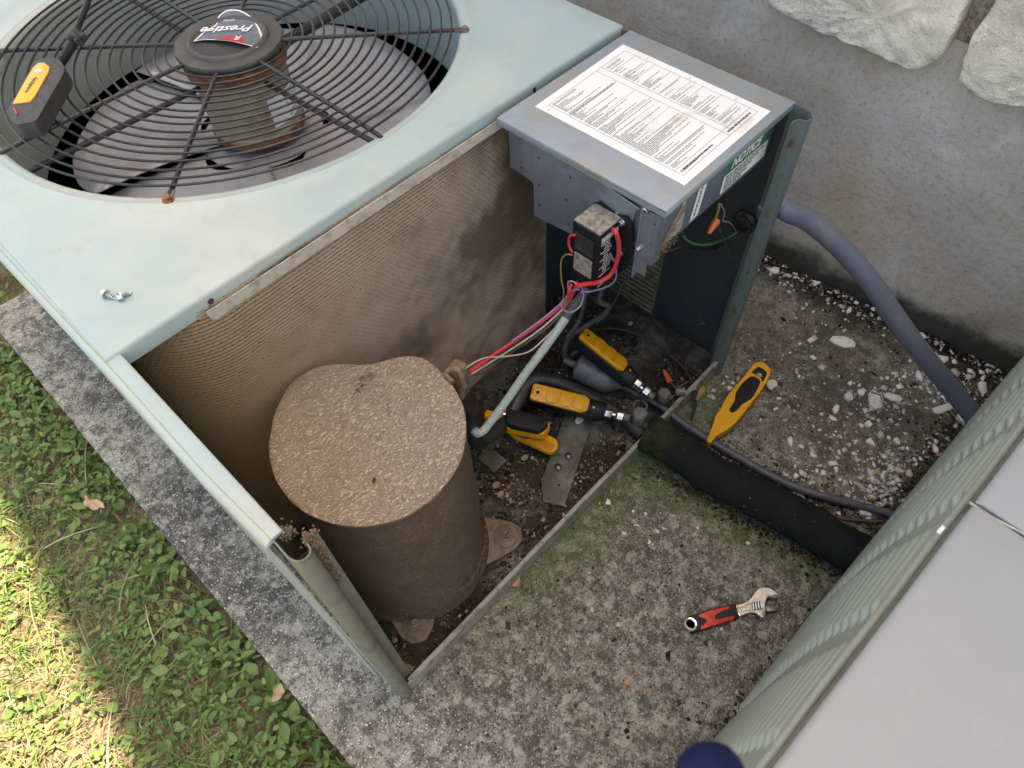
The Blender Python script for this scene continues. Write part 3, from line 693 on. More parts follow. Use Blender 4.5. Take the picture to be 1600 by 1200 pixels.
# top cover with the round fan opening -------------------------------
CX, CY, FR = .4013, .7085, .333
x0, x1, y0, y1, zt = -.0085, .8030, .3035, 1.1165, .5545
ang = sorted(set([2 * math.pi * i / 160 for i in range(160)] + [math.atan2(b_ - CY, a_ - CX) % (2 * math.pi) for a_ in (x0 + .004, x1 - .004) for b_ in (y0 + .004, y1 - .004)]))
def edge(a_, ins):
    c, s = math.cos(a_), math.sin(a_); t = 1e9
    if c > 1e-9: t = min(t, (x1 - ins - CX) / c)
    if c < -1e-9: t = min(t, (x0 + ins - CX) / c)
    if s > 1e-9: t = min(t, (y1 - ins - CY) / s)
    if s < -1e-9: t = min(t, (y0 + ins - CY) / s)
    return t
rows = []
for a_ in ang:
    c, s = math.cos(a_), math.sin(a_); e = edge(a_, .004); fr = [(FR, -.060), (FR, -.012), (FR + .0008, -.005), (FR + .0035, -.0012), (FR + .008, 0.), (FR + .0145, .0002), (FR + .0155, .0010), (FR + .0168, .0010), (FR + .018, .0003)]
    fr = [(min(r, e - .002 + .0002 * i), z) for i, (r, z) in enumerate(fr)]
    pts = [(CX + c * r, CY + s * r, zt + z) for r, z in fr]
    r0 = fr[-1][0]
    for k in (.25, .5, .75, 1.): r = r0 + (e - r0) * k; pts.append((CX + c * r, CY + s * r, zt + .0015 * math.sin(math.pi * k)))
    for ins, dz in ((.0022, -.0006), (.0008, -.0022), (0., -.0046), (0., -.0225)):
        r = edge(a_, ins); pts.append((CX + c * r, CY + s * r, zt + dz))
    r = edge(a_, .0012); pts.append((CX + c * r, CY + s * r, zt - .0225)); pts.append((CX + c * r, CY + s * r, zt - .006))
    rows.append(pts)
m = UB(); n = len(rows); k_ = len(rows[0]); m.add([p for r in rows for p in r], [(i * k_ + j, i * k_ + j + 1, ((i + 1) % n) * k_ + j + 1, ((i + 1) % n) * k_ + j) for i in range(n) for j in range(k_ - 1)])
cover = m.build('top_cover', M['cover'], angle=40)
q = UB(); q.lathe([(.0036, 0), (.0036, .0008), (.0024, .001), (.0022, .0004), (.0001, .0004)], (0, 0, 0), 14, Matrix.Rotation(R(90), 4, 'X')); q.v = [tuple(Vector(v) + Vector((.1080, .3030, .5435))) for v in q.v]; q.build('screw_hole', M['gunmetal'], cover)
q = UB(); q.bb((.612, .3020, .5385), (.616, .3036, .546)); q.build('slot', M['module'], cover)
m = UB(); m.prism([(.097, -.0), (.099, -.0085), (.104, -.0110), (.56, -.0090), (.56, .006), (.097, .006)], 0, .0014, Matrix.Rotation(R(90), 4, 'X'), (0, .2990, .5330)); m.build('coil_top_strip', M['cream'], bevel=.0004, seg=1)
m = UB(); m.lathe([(FR + .0005, -.150), (FR + .0005, -.058), (FR + .004, -.056), (FR + .012, -.150)], (CX, CY, zt), 96); m.build('fan_shroud', M['cover'])

# fan guard ------------------------------------------------------
guard = UB(); zg = .5565
guard.lathe([(.0001, -.0085), (.074, -.0085), (.0775, -.0065), (.0785, -.002), (.0770, .0012), (.070, .0022), (.0595, .0018), (.0580, .0050), (.0555, .0070), (.0510, .0062), (.0488, .0032), (.030, .0012), (.0001, .0008)], (CX, CY, zg), 72)
guard = guard.build('fan_guard', M['hub'], angle=50)
for i in range(17):
    r = .3240 - .01555 * i
    dip = .0012 * math.sin(i)
    q = UB(); n = 110; wb_ = random.uniform(0, 6)
    q.tube([(CX + (r + .0006 * math.sin(3 * 6.2832 * k / n + wb_)) * math.cos(2 * math.pi * k / n), CY + (r + .0006 * math.sin(3 * 6.2832 * k / n + wb_)) * math.sin(2 * math.pi * k / n), zg + .0035 - .0004 * i + .0006 * math.sin(2 * 6.2832 * k / n + wb_)) for k in range(n + 1)], .00175, 6, False)
    q.build('ring', M['wire_black'], guard)
for i in range(8):
    a_ = R(45 * i); c, s = math.cos(a_), math.sin(a_)
    q = UB(); q.tube([(CX + c * r, CY + s * r, zg + z) for r, z in ((.070, -.004), (.10, -.0022), (.2, -.001), (.30, .0), (.335, -.0008), (.342, -.0012))], [.0031, .0031, .0031, .0031, .0030, .0028], 8)
    if i % 2 == 0 or i in (5, 7): pass
    sp_ = q.build('spoke', M['wire_black'], guard)
    if i in (5, 7, 3, 1):
        q = UB(); q.lathe([(.0068, 0), (.0072, .0016), (.0048, .0022), (.0046, .0058), (.0038, .0064), (.0001, .0064)], (CX + c * .343, CY + s * .343, zt), 6 if i != 5 else 12); q.build('screw', M['rustbolt'] if i != 5 else M['rust'], sp_)
        q = UB(); q.box((CX + c * .336, CY + s * .336, zt + .0022), (.016, .0105, .0016), Matrix.Rotation(a_, 4, 'Z')); q.build('tab', M['rustbolt'], sp_)

# badge on the hub: torn, curled sticker with script lettering
bz = .5625
so = [(0.3622, 0.7366), (0.3835, 0.7485), (0.4016, 0.7514), (0.4110, 0.7541), (0.4241, 0.7693), (0.4398, 0.7763), (0.4506, 0.7720), (0.4574, 0.7581), (0.4576, 0.7348), (0.4508, 0.7065), (0.4407, 0.6805), (0.4293, 0.6623), (0.4158, 0.6524), (0.4109, 0.6531), (0.3999, 0.6737), (0.3866, 0.7025), (0.3754, 0.7236)]
def sheetpoly(out, zf, name, mat, parent, th=.0004, rings=6):
    c = Vector((sum(p[0] for p in out) / len(out), sum(p[1] for p in out) / len(out))); vs_ = []; N = len(out)
    for r in range(rings):
        k = 1 - r / rings
        for p in out: q = c + (Vector(p[:2]) - c) * k; vs_.append((q.x, q.y, zf(q.x, q.y)))
    vs_.append((c.x, c.y, zf(c.x, c.y))); n1_ = len(vs_)
    vs_ += [(x, y, z - th) for x, y, z in vs_]
    fs = [(r * N + i, r * N + (i + 1) % N, (r + 1) * N + (i + 1) % N, (r + 1) * N + i) for r in range(rings - 1) for i in range(N)] + [((rings - 1) * N + i, (rings - 1) * N + (i + 1) % N, n1_ - 1) for i in range(N)]
    fs = fs + [tuple(j + n1_ for j in f)[::-1] for f in fs] + [(i, (i + 1) % N, n1_ + (i + 1) % N, n1_ + i) for i in range(N)]
    m_ = UB(); m_.add(vs_, fs); return m_.build(name, mat, parent, angle=60)
bl = Vector((0.3622, 0.7366)); br_ = Vector((0.4148, 0.6510)); ax = (br_ - bl).normalized(); nrm = Vector((-ax.y, ax.x))
if (Vector((0.4506, 0.7720)) - bl).dot(nrm) < 0: nrm = -nrm
def curl(x, y):
    d_ = (Vector((x, y)) - bl).dot(nrm); u_ = (Vector((x, y)) - bl).dot(ax) / (br_ - bl).length
    return .5605 + .0065 * max(0, 1 - d_ / .022) ** 2 * max(.1, math.sin(math.pi * min(1, max(0, u_ * .9 + .05))))
def smoothpoly(o, n=5):
    pts = [Vector((*p, 0)) for p in o]; pts = pts + [pts[0]]; return [(p.x, p.y) for p in cr(pts, n)][:-1]
badge = sheetpoly(smoothpoly(so, 3), curl, 'badge_border', M['white_ink'], guard)
cc = Vector((sum(p[0] for p in so) / len(so), sum(p[1] for p in so) / len(so)))
sheetpoly([tuple(cc + (Vector(p) - cc) * .93) for p in smoothpoly(so, 3)], lambda x, y: curl(x, y) + .0003, 'badge_face', M['sticker'], badge, .0003)
redp = [(0.3830, 0.7120), (0.3930, 0.7159), (0.4033, 0.7116), (0.4112, 0.7022), (0.4140, 0.6883), (0.4106, 0.6767), (0.4051, 0.6702), (0.3937, 0.6888)]
sheetpoly(smoothpoly(redp, 2), lambda x, y: curl(x, y) + .0006, 'badge_patch', M['sticker_red'], badge, .0002)
a0 = Vector((*(0.4405, 0.6997), 0)); a1 = Vector((*(0.3883, 0.7510), 0)); upv = Vector((*(0.3957, 0.6917), 0)) - Vector((*(0.4213, 0.7308), 0))
tm = basis((a0.x, a0.y, .5622), a1 - a0, upv)
utext('Prestige', .0235, M['white_ink'], badge, tm, shear=.35, bold=.0004)
a2 = Vector((*(0.4348, 0.7395), 0)); utext('SERIES', .0062, M['white_ink'], badge, basis((a2.x, a2.y, .5618), a1 - a0, upv))
a3 = Vector((*(0.4111, 0.6839), 0)); utext('R', .016, M['white_ink'], badge, basis((a3.x, a3.y, .5655), a1 - a0, upv), shear=.3)

# motor and fan ----------------------------------------------------
m = UB(); m.lathe([(.0001, .0), (.058, .0), (.068, .003), (.071, .010), (.071, .016), (.0695, .018), (.0690, .104), (.0705, .106), (.0705, .112), (.072, .114), (.072, .122), (.05, .124), (.0001, .124)], (CX, CY, .418), 48)
motor = m.build('fan_motor', M['motor'])
m = UB(); m.lathe([(.0705, .0985), (.0745, .100), (.0760, .108), (.0745, .118), (.060, .121)], (CX, CY, .424), 48); m.build('motor_rim', M['rust'], motor)
m = UB(); m.lathe([(.0722, .0), (.0730, .004), (.0722, .012), (.0705, .0125)], (CX, CY, .4185), 48); m.build('motor_bottom_band', M['rust'], motor)
def arcpatch(name, r, a0_, a1_, z0, z1, mat, parent, n=14):
    q = UB(); v = [(CX + r * math.cos(a0_ + (a1_ - a0_) * i / n), CY + r * math.sin(a0_ + (a1_ - a0_) * i / n), z) for z in (z0, z1) for i in range(n + 1)]
    q.add(v, [(i, i + 1, n + 2 + i, n + 1 + i) for i in range(n)]); return q.build(name, mat, parent)
lb = arcpatch('motor_label', .0700, R(-96), R(-38), .446, .492, M['white_print'], motor)
for i in range(8):
    for k in range(4):
        if random.random() < .8: arcpatch('print_line', .0703, R(-70 + k * 8), R(-70 + k * 8 + random.uniform(3, 7)), .451 + i * .0050, .4525 + i * .0050, M['ink'], lb, 3)
# twisted sheet blades
hubm = UB(); hubm.lathe([(.0001, -.02), (.085, -.02), (.112, -.006), (.108, -.001), (.0001, .004)], (CX, CY, .405), 32); fan = hubm.build('fan_hub', M['blade'], None)
fan.name = 'fan'
for b_ in range(5):
    q = UB(); nr, na = 10, 16; vv = []
    A0 = R(-158 + 72 * b_)
    for i in range(nr):
        r = .030 + (.284 - .030) * i / (nr - 1); hw = R(36.4); sw = R(10) * i / (nr - 1)
        for j in range(na):
            t_ = j / (na - 1) * 2 - 1; an = A0 + sw + hw * t_; rr = r - (.014 * (abs(t_) ** 5) if i > nr - 3 else 0)
            vv.append((CX + rr * math.cos(an), CY + rr * math.sin(an),   .402 + .030 * (i / nr) + .008 * t_ * (.4 + .6 * i / nr) - .005 * (1 - t_ * t_)))
    q.add(vv, [(i * na + j, i * na + j + 1, (i + 1) * na + j + 1, (i + 1) * na + j) for i in range(nr - 1) for j in range(na - 1)])
    o = q.build('blade', M['blade'], fan, angle=180); md = o.modifiers.new('thickness', 'SOLIDIFY'); md.thickness = .0015
m = UB()
for a_ in (2, 92, 182, 272):
    c, s = math.cos(R(a_)), math.sin(R(a_)); m.tube([(CX + c * .065, CY + s * .065, .515), (CX + c * .20, CY + s * .20, .520), (CX + c * .332, CY + s * .332, .5255)], .0085 if a_ == 2 else .004, 10)
m.build('motor_arm', M['pipe_dark'], motor)

# compressor -------------------------------------------------------
CC = Vector((.1590, .1560)); TZ = .372
def rad(a_, z):
    """footprint of the wrapped jacket: two humps and a hollow on the coil side"""
    r = .1165 + .0055 * max(0, 1 - z / .10) + .0012 * math.sin(3 * a_ + z * 20)
    d_ = (math.degrees(a_) - 50 + 540) % 360 - 180
    r += (-.0150 * math.exp(-(d_ / 22) ** 2) + .0150 * math.exp(-((d_ - 42) / 26) ** 2) + .0075 * math.exp(-((d_ + 28) / 20) ** 2)) * min(1, max(0, (z - .2) / .12))
    return r
na = 200; V = []; rz_ = [(1.03, .020), (1.02, .028)] + [(1.0, .035 + .0062 * i) for i in range(53)] + [(1.004, TZ - .008), (1.018, TZ - .0055), (1.022, TZ - .002), (1.012, TZ + .0008)]
for k, z in rz_:
    for i in range(na):
        a_ = 2 * math.pi * i / na; r = rad(a_, z) * k + .0012 * noise.noise(Vector((math.cos(a_) * 4, math.sin(a_) * 4, z * 25))); V.append((CC.x + r * math.cos(a_), CC.y + r * math.sin(a_), z))
for q_ in range(1, 26):
    k = 1.012 * (1 - q_ / 26)
    for i in range(na):
        a_ = 2 * math.pi * i / na; r = rad(a_, TZ) * k; x, y = CC.x + r * math.cos(a_), CC.y + r * math.sin(a_)
        V.append((x, y, TZ + .0012 + .0022 * (1 - k) + .0035 * noise.noise(Vector((x * 22, y * 22, 4))) * (1 - k ** 3) - .004 * math.exp(-((x - .212) ** 2 + (y - .222) ** 2) / .0006)))
V.append((CC.x, CC.y, TZ + .0034)); V = np.array(V); V[:, 0] -= UO.x; V[:, 1] -= UO.y
nr = (len(V) - 1) // na; F = [(r * na + i, r * na + (i + 1) % na, (r + 1) * na + (i + 1) % na, (r + 1) * na + i) for r in range(nr - 1) for i in range(na)]
F += [((nr - 1) * na + i, (nr - 1) * na + (i + 1) % na, len(V) - 1) for i in range(na)]
me = bpy.data.meshes.new('compressor'); me.from_pydata([tuple(v) for v in V], [], F)
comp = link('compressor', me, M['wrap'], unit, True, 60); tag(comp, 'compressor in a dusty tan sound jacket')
cl = MB()
for i in range(60):
    an = R(random.gauss(-85, 22)); r = rad(an, .05) + .001; clump(cl, (CC.x + r * math.cos(an), CC.y + r * math.sin(an), .052 + random.gauss(0, .004)), (.002, .001, .002), 5, .9)
for p in ((.208, .226), (.200, .218), (.216, .222), (.190, .214)): clump(cl, (*p, TZ + .001), (.004, .0025, .0008), 14, .7)
cl.v = [tuple(Vector(v) - UO) for v in cl.v]; tag(cl.build('dead_grass_bits', M['dirt_clump'], comp, smooth=False), kind='stuff')
q = UB(); q.box((*(0.1225, 0.1023), TZ + .0035), (.006, .0022, .0018), Matrix.Rotation(.5, 4, 'Z')); q.build('dead_bug', M['module'], comp)
def foot(p, dirv, sz=1.):
    m_ = UB(); a_ = math.atan2(dirv[1], dirv[0]); mt_ = Matrix.Rotation(a_, 4, 'Z')
    m_.prism([(-.07, -.05), (-.02, -.036), (.012, -.024), (.026, -.010), (.026, .010), (.012, .024), (-.02, .036), (-.07, .05)], .018, .023, mt_, (p[0], p[1], 0)); f_ = m_.build('foot', M['rustbolt'], comp, bevel=.0015)
    m_ = UB(); m_.lathe([(.0195, 0), (.0200, .003), (.0155, .0065), (.0120, .0072), (.0115, .0055), (.0001, .0055)], (p[0], p[1], .0230), 28); m_.build('grommet', M['rustbolt'], f_)
    m_ = UB(); m_.lathe([(.0105, 0), (.0108, .0012), (.0100, .0014)], (p[0], p[1], .0292), 24); m_.lathe([(.0076, .0008), (.0078, .0062), (.0060, .0074), (.0046, .0074), (.0045, .0115), (.0036, .0122), (.0001, .0122)], (p[0], p[1], .0292), 6); m_.build('bolt', M['rustbolt'], f_)
foot((0.2718, 0.0561), (1, -.75)); foot((0.0771, 0.0578), (-.6, -1)); foot((.03, .25), (-1, 1)); foot((.26, .27), (1, 1))
# plug box with dusty gland and tie
m = UB(); m.box((.2975, .1490, .345), (.026, .020, .060), Matrix.Rotation(.25, 4, 'Z')); m.build('terminal_plug', M['dirt_clump'], comp, bevel=.005, seg=3)
m = UB(); m.tube(cr([(0.2781, 0.1339, 0.3750), (0.2804, 0.1488, 0.3780), (0.2866, 0.1448, 0.3850), (0.2914, 0.1369, 0.3860), (0.2899, 0.1295, 0.3780), (0.2876, 0.1241, 0.3660)], 6), .0034, 10); m.build('cable_loop', M['dirt_clump'], comp)

# control box ------------------------------------------------------
m = UB(); m.bb((.5430, .0345, .4680), (.7880, .2840, .5440)); cbox = m.build('control_box', M['galv'], bevel=.0012); tag(cbox, 'galvanised control box with printed wiring label')
m = UB(); m.bb((.5295, .0240, .5490), (.8030, .2905, .5505)); m.bb((.5295, .0240, .5395), (.8030, .0253, .5492)); m.bb((.5295, .0240, .5400), (.5308, .2905, .5492)); m.bb((.8018, .026, .5400), (.8030, .2905, .5492)); lid = m.build('lid', M['galv_dust'], cbox, bevel=.0012)
m = UB(); m.prism([(.2560, .4700), (.2560, .5390), (.2270, .5390), (.2270, .4600), (.2320, .4660)], .5405, .5425, Matrix(((0, 0, 1, 0), (1, 0, 0, 0), (0, 1, 0, 0), (0, 0, 0, 1)))); m.build('side_flange', M['galv'], cbox, bevel=.0004, seg=1)
SW = Matrix(((0, 0, 1, 0), (1, 0, 0, 0), (0, 1, 0, 0), (0, 0, 0, 1)))   # (y, z, x) outline helper
m = UB(); m.prism([(p[1], p[2]) for p in ((0.5385, 0.2349, 0.4148), (0.5385, 0.2357, 0.5408), (0.5385, 0.2172, 0.5440), (0.5385, 0.0643, 0.5254), (0.5385, 0.0689, 0.5178), (0.5385, 0.0878, 0.4072), (0.5385, 0.1525, 0.4229))], .5375, .5390, SW); plate = m.build('module_plate', M['galv'], cbox, bevel=.0004, seg=1)
m = UB(); m.bb((.5300, .0560, .4200), (.5395, .0574, .5270)); m.bb((.5340, .0400, .4300), (.5355, .0600, .5330)); m.build('plate_return', M['galv'], plate, bevel=.0003, seg=1)
m = UB(); m.bb((.5350, .0345, .4520), (.5366, .0405, .5390)); m.bb((.5350, .0330, .4540), (.5500, .0344, .5390)); m.build('front_flange', M['galv'], plate, bevel=.0003, seg=1)
for p in ((0.5338, 0.0518, 0.5348), (0.5338, 0.0547, 0.4708)):
    q = UB(); q.lathe([(.0046, 0), (.0050, .0012), (.0034, .0016), (.0034, .0042), (.0026, .0048), (.0001, .0048)], p, 6, Matrix.Rotation(R(-90), 4, 'Y')); q.build('screw', M['steel'], plate)
for p in ((0.5373, 0.2249, 0.5169), (0.5373, 0.1716, 0.5148), (0.5373, 0.1764, 0.4762), (0.5373, 0.2239, 0.4744), (0.5373, 0.2240, 0.4404), (0.5402, 0.2592, 0.4824), (0.5402, 0.2565, 0.5300), (0.5373, 0.1715, 0.4373), (0.5348, 0.0398, 0.5189), (0.5348, 0.0402, 0.4859)):
    q = UB(); q.lathe([(.0017, 0), (.0001, .0002)], (p[0] - .0003, p[1], p[2]), 10, Matrix.Rotation(R(-90), 4, 'Y')); q.build('hole', M['module'], plate)
# big white wiring label on the lid
LA, LB, LC, LD = Vector((.7668, .2745)), Vector((.7650, .0367)), Vector((.5785, .0345)), Vector((.5785, .2694))
m = UB(); m.add([(LA.x, LA.y, .5509), (LB.x, LB.y, .5509), (LC.x, LC.y, .5509), (LD.x, LD.y, .5509)], [(3, 2, 1, 0)]); label = m.build('wiring_label', M['white_print'], lid)
inkm = UB(); inkg = UB()
def lp2(u, v):   # u along x (reading direction), v along -y (down the sheet)
    a_ = LD.lerp(LA, u); b_ = LC.lerp(LB, u); q = a_.lerp(b_, v); return (q.x, q.y, .5511)
def rule(mb, u0, v0, u1, v1, w=.0005):
    p, q = Vector(lp2(u0, v0)), Vector(lp2(u1, v1)); d_ = (q - p).normalized(); n_ = Vector((-d_.y, d_.x, 0)) * w / 2; mb.add([p - n_, q - n_, q + n_, p + n_], [(0, 1, 2, 3)])
for u in (.07, .60, .66, .94): rule(inkm, u, .05, u, .95)
for v in (.05, .95, .90): rule(inkm, .07, v, .94, v)
for v in (.13, .22, .27, .38, .45, .52, .60, .72, .82): rule(inkm, .66, v, .94, v)
for v in (.20, .33, .44, .49, .57, .66, .80): rule(inkm, .07, v, .60, v, .0004)
rw = random.Random(11)
def words_(mb, u0, u1, v, hgt=.0016, fill=.9):
    u = u0
    while u < u1 - .01:
        w = rw.uniform(.012, .045); w = min(w, u1 - u)
        rule(mb, u, v, u + w * .86, v, hgt); u += w
        if rw.random() > fill: break
v = .065
while v < .94:
    if not (.885 < v < .915):
        words_(inkg, .09, .09 + rw.choice((.49, .47, .40, .25, .49)), v, .0013)
        if rw.random() < .62: words_(inkg, .68, .68 + rw.choice((.10, .16, .22)), v, .0013)
    v += .0100 if rw.random() < .92 else .021
words_(inkm, .12, .45, .925, .0024); words_(inkm, .62, .90, .925, .0024); words_(inkg, .02, .05, .08, .001)
for v in (.2, .5, .8): words_(inkg, .95, .985, v, .001)
inkm.build('print_rules', M['ink'], label); inkg.build('print_lines', M['grey_ink'], label)
# front labels
def flabel(name, q, mat, parent, y=.0335):
    m_ = UB(); m_.add([(a_, y, b_) for a_, b_ in q], [(0, 1, 2, 3)]); return m_.build(name, mat, parent)
nl_ = flabel('notice_label', [(.6740, .4770), (.7790, .4770), (.7745, .5300), (.6740, .5290)], M['white_print'], cbox)
flabel('green_band', [(.6742, .5055), (.7768, .5055), (.7743, .5298), (.6742, .5288)], M['green_ink'], nl_, .0332)
utext('NOTICE', .0180, M['white_ink'], nl_, basis((.686, .0329, .5165), (1, 0, 0), (0, 0, 1)), shear=.35, bold=.0006)
pm = UB()
for i, z in enumerate((.5005, .4955, .4905, .4855, .4805)):
    x = .679
    while x < .765 - .012 * i:
        w = rw.uniform(.004, .011); pm.add([(x, .0329, z), (x + w, .0329, z), (x + w, .0329, z + .0024), (x, .0329, z + .0024)], [(0, 1, 2, 3)]); x += w + .0018
pm.build('print_lines', M['ink'], nl_)
s2_ = flabel('narrow_label', [(.6080, .4740), (.6260, .4760), (.6330, .5320), (.6160, .5330)], M['white_print'], cbox)
pm = UB(); z = .480
while z < .526: w = rw.uniform(.003, .007); x = .6155 + (z - .48) * .12; pm.add([(x, .0331, z), (x + .003, .0331, z), (x + .003, .0331, z + w), (x, .0331, z + w)], [(0, 1, 2, 3)]); z += w + .0012
pm.build('print_lines', M['ink'], s2_)
s3_ = flabel('stained_label', [(.5450, .4700), (.5660, .4700), (.5900, .4760), (.5930, .5380), (.5520, .5385)], M['old_print'], cbox)
pm = UB()
for i in range(9):
    x = .551
    while x < .585: w = rw.uniform(.003, .008); pm.add([(x, .0332, .480 + i * .0062), (x + w, .0332, .480 + i * .0062), (x + w, .0332, .4817 + i * .0062), (x, .0332, .4817 + i * .0062)], [(0, 1, 2, 3)]); x += w + .002
pm.build('print_lines', M['grey_ink'], s3_)
cl = MB(); clump(cl, (.562, .031, .472), (.012, .002, .004), 60, .9)
cl.v = [tuple(Vector(v) - UO) for v in cl.v]; tag(cl.build('dirt_crust', M['dirt_clump'], cbox, smooth=False), kind='stuff')

# black starter module with loose wires ----------------------------------
MZ = .4975
m = UB(); m.bb((.4945, .0860, .3960), (.5360, .1300, MZ)); mod = m.build('starter_module', M['module'], cbox, bevel=.003, seg=3); tag(mod, 'black electronic module with dust caked top')
m = UB(); m.prism([(p[1], p[2]) for p in ((0.5350, 0.0619, 0.4576), (0.5350, 0.0697, 0.5006), (0.5350, 0.0784, 0.5076), (0.5350, 0.0944, 0.5012), (0.5350, 0.1202, 0.5065), (0.5350, 0.1317, 0.4969), (0.5350, 0.1327, 0.4818), (0.5350, 0.1260, 0.4093), (0.5350, 0.0955, 0.3810), (0.5350, 0.0698, 0.4235))], .5340, .5372, SW); m.build('mounting_tab', M['module'], mod, bevel=.001)
m = UB(); m.bb((.4960, .0872, MZ - .0005), (.5345, .1288, MZ + .0022)); m.build('dust_cap', M['module_dust'], mod, bevel=.001)
m = UB(); m.prism([(p[0], p[1]) for p in ((0.5280, 0.1271, 0.5000), (0.5421, 0.1254, 0.5000), (0.5448, 0.0802, 0.5000), (0.5339, 0.0805, 0.5000))], .4985, .5015); m.build('dust_ledge', M['module_dust'], mod, bevel=.001)
for p in ((0.5330, 0.1257, 0.4945), (0.5330, 0.0824, 0.4974), (0.5330, 0.0795, 0.4474)):
    q = UB(); q.lathe([(.0052, 0), (.0054, .0012), (.0036, .0016), (.0036, .0046), (.0028, .0052), (.0001, .0052)], p, 6, Matrix.Rotation(R(-90), 4, 'Y')); q.build('screw', M['steel'], mod)
m = UB(); m.bb((.4930, .0945, .4190), (.4955, .1240, .4500)); blk_ = m.build('terminal_strip', M['module_dust'], mod, bevel=.0006, seg=1)
m = UB(); m.bb((.4932, .0940, .4560), (.4952, .1240, .4830)); m.build('terminal_cover', M['pipe_dark'], mod)
pm = UB()
def mrect(a_, b_, w, h_): pm.add([(a_, .0857, b_), (a_ + w, .0857, b_), (a_ + w, .0857, b_ + h_), (a_, .0857, b_ + h_)], [(0, 1, 2, 3)])
mrect(.4975, .4830, .0330, .0012); mrect(.4975, .4905, .0330, .0012); x = .4985
while x < .5290: w = rw.uniform(.0015, .004); mrect(x, .4850, w, .0046); x += w + .0010
for i in range(13):
    z = .4790 - i * .0045; x = .4980 + (.007 if i % 3 else 0)
    while x < .5170 + rw.uniform(-.004, .004): w = rw.uniform(.002, .005); mrect(x, z, w, .0017); x += w + .0010
for i in range(3):
    x = .4985
    while x < .512: w = rw.uniform(.002, .005); mrect(x, .4150 - i * .0045, w, .0017); x += w + .0010
pm.build('print_lines', M['white_ink'], mod)
def wire(name, pts, r, mat, parent=None, n=7, nn=6):
    m_ = UB(); m_.tube(cr(pts, nn), r, n); return m_.build(name, M[mat], parent if parent else unit)
wire('red_wire', [(0.5181, 0.0860, 0.4940), (0.5155, 0.0780, 0.4946), (0.5181, 0.0740, 0.4762), (0.5193, 0.0740, 0.4500), (0.5148, 0.0780, 0.4240), (0.4968, 0.0840, 0.4185), (0.4778, 0.0900, 0.4259), (0.4635, 0.0940, 0.4298)], .0030, 'red_wire', mod, 9)
wire('purple_wire', [(0.5198, 0.0860, 0.4517), (0.5257, 0.0800, 0.4295), (0.5294, 0.0800, 0.4027), (0.5137, 0.0800, 0.4005), (0.4860, 0.0850, 0.4095), (0.4696, 0.0900, 0.4181)], .0012, 'purple_wire', mod)
wire('yellow_wire', [(0.4900, 0.1242, 0.4464), (0.4900, 0.1348, 0.4394), (0.4900, 0.1420, 0.4229), (0.4900, 0.1410, 0.3907), (0.4900, 0.1356, 0.3690), (0.4900, 0.1373, 0.3480)], .0011, 'yellow_wire', mod)
wire('brown_wire', [(0.5597, 0.0700, 0.4068), (0.5808, 0.0900, 0.3589), (0.5937, 0.1100, 0.3155), (0.6271, 0.1400, 0.2336), (0.6358, 0.1600, 0.1754), (0.6229, 0.1700, 0.1534)], .0013, 'brown_wire', mod)
wire('grey_wire', [(0.4900, 0.1118, 0.3991), (0.4900, 0.1208, 0.3989), (0.4900, 0.1284, 0.3922), (0.4900, 0.1279, 0.3786), (0.4900, 0.1236, 0.3609)], .0012, 'tan_wire', mod)
wire('short_red_wire', [(0.4900, 0.1217, 0.4821), (0.4900, 0.1297, 0.4739), (0.4900, 0.1302, 0.4604), (0.4900, 0.1244, 0.4508)], .0018, 'red_wire', mod)
b0 = Vector((0.4888, 0.1207, 0.3720)); b1 = Vector((0.3116, 0.1347, 0.3660))
def harness(name, u0, u1, mids, r, mat):
    wire(name, [u0] + mids + [u1], r, mat, None, 7, 8)
harness('red_wire', (0.4937, 0.1151, 0.4000), (0.3092, 0.1358, 0.3660), [(0.4846, 0.1174, 0.3780), (0.4707, 0.1254, 0.3600), (0.4453, 0.1320, 0.3500), (0.4054, 0.1367, 0.3480), (0.3590, 0.1396, 0.3520)], .0025, 'red_wire')
harness('red_wire', (0.4809, 0.1155, 0.4050), (0.4689, 0.1171, 0.3680), [(0.4764, 0.1155, 0.3950), (0.4751, 0.1149, 0.3800)], .0025, 'red_wire')
harness('purple_wire', (0.4904, 0.1067, 0.4000), (0.3881, 0.1380, 0.3520), [(0.4905, 0.1013, 0.3850), (0.4800, 0.0995, 0.3720), (0.4686, 0.1064, 0.3660), (0.4691, 0.1207, 0.3650), (0.4785, 0.1244, 0.3700), (0.4674, 0.1261, 0.3650), (0.4399, 0.1330, 0.3540)], .0012, 'purple_wire')
harness('purple_wire', (0.4880, 0.1077, 0.3950), (0.4697, 0.1235, 0.3650), [(0.4850, 0.1181, 0.3860), (0.4788, 0.1226, 0.3750)], .0012, 'purple_wire')
harness('tan_wire', (0.4780, 0.1149, 0.3750), (0.3084, 0.1328, 0.3640), [(0.4617, 0.1208, 0.3580), (0.4269, 0.1270, 0.3460), (0.3829, 0.1335, 0.3440), (0.3420, 0.1348, 0.3520)], .0014, 'tan_wire')
harness('tan_wire', (0.4745, 0.1141, 0.3720), (0.3048, 0.1329, 0.3620), [(0.4547, 0.1192, 0.3520), (0.4234, 0.1263, 0.3400), (0.3822, 0.1331, 0.3380), (0.3387, 0.1319, 0.3480)], .0011, 'brown_wire')
harness('tan_wire', (0.4520, 0.1165, 0.3400), (0.2983, 0.1414, 0.3720), [(0.4293, 0.1174, 0.3350), (0.3967, 0.1170, 0.3380), (0.3647, 0.1276, 0.3500), (0.3367, 0.1404, 0.3620)], .0012, 'tan_wire')
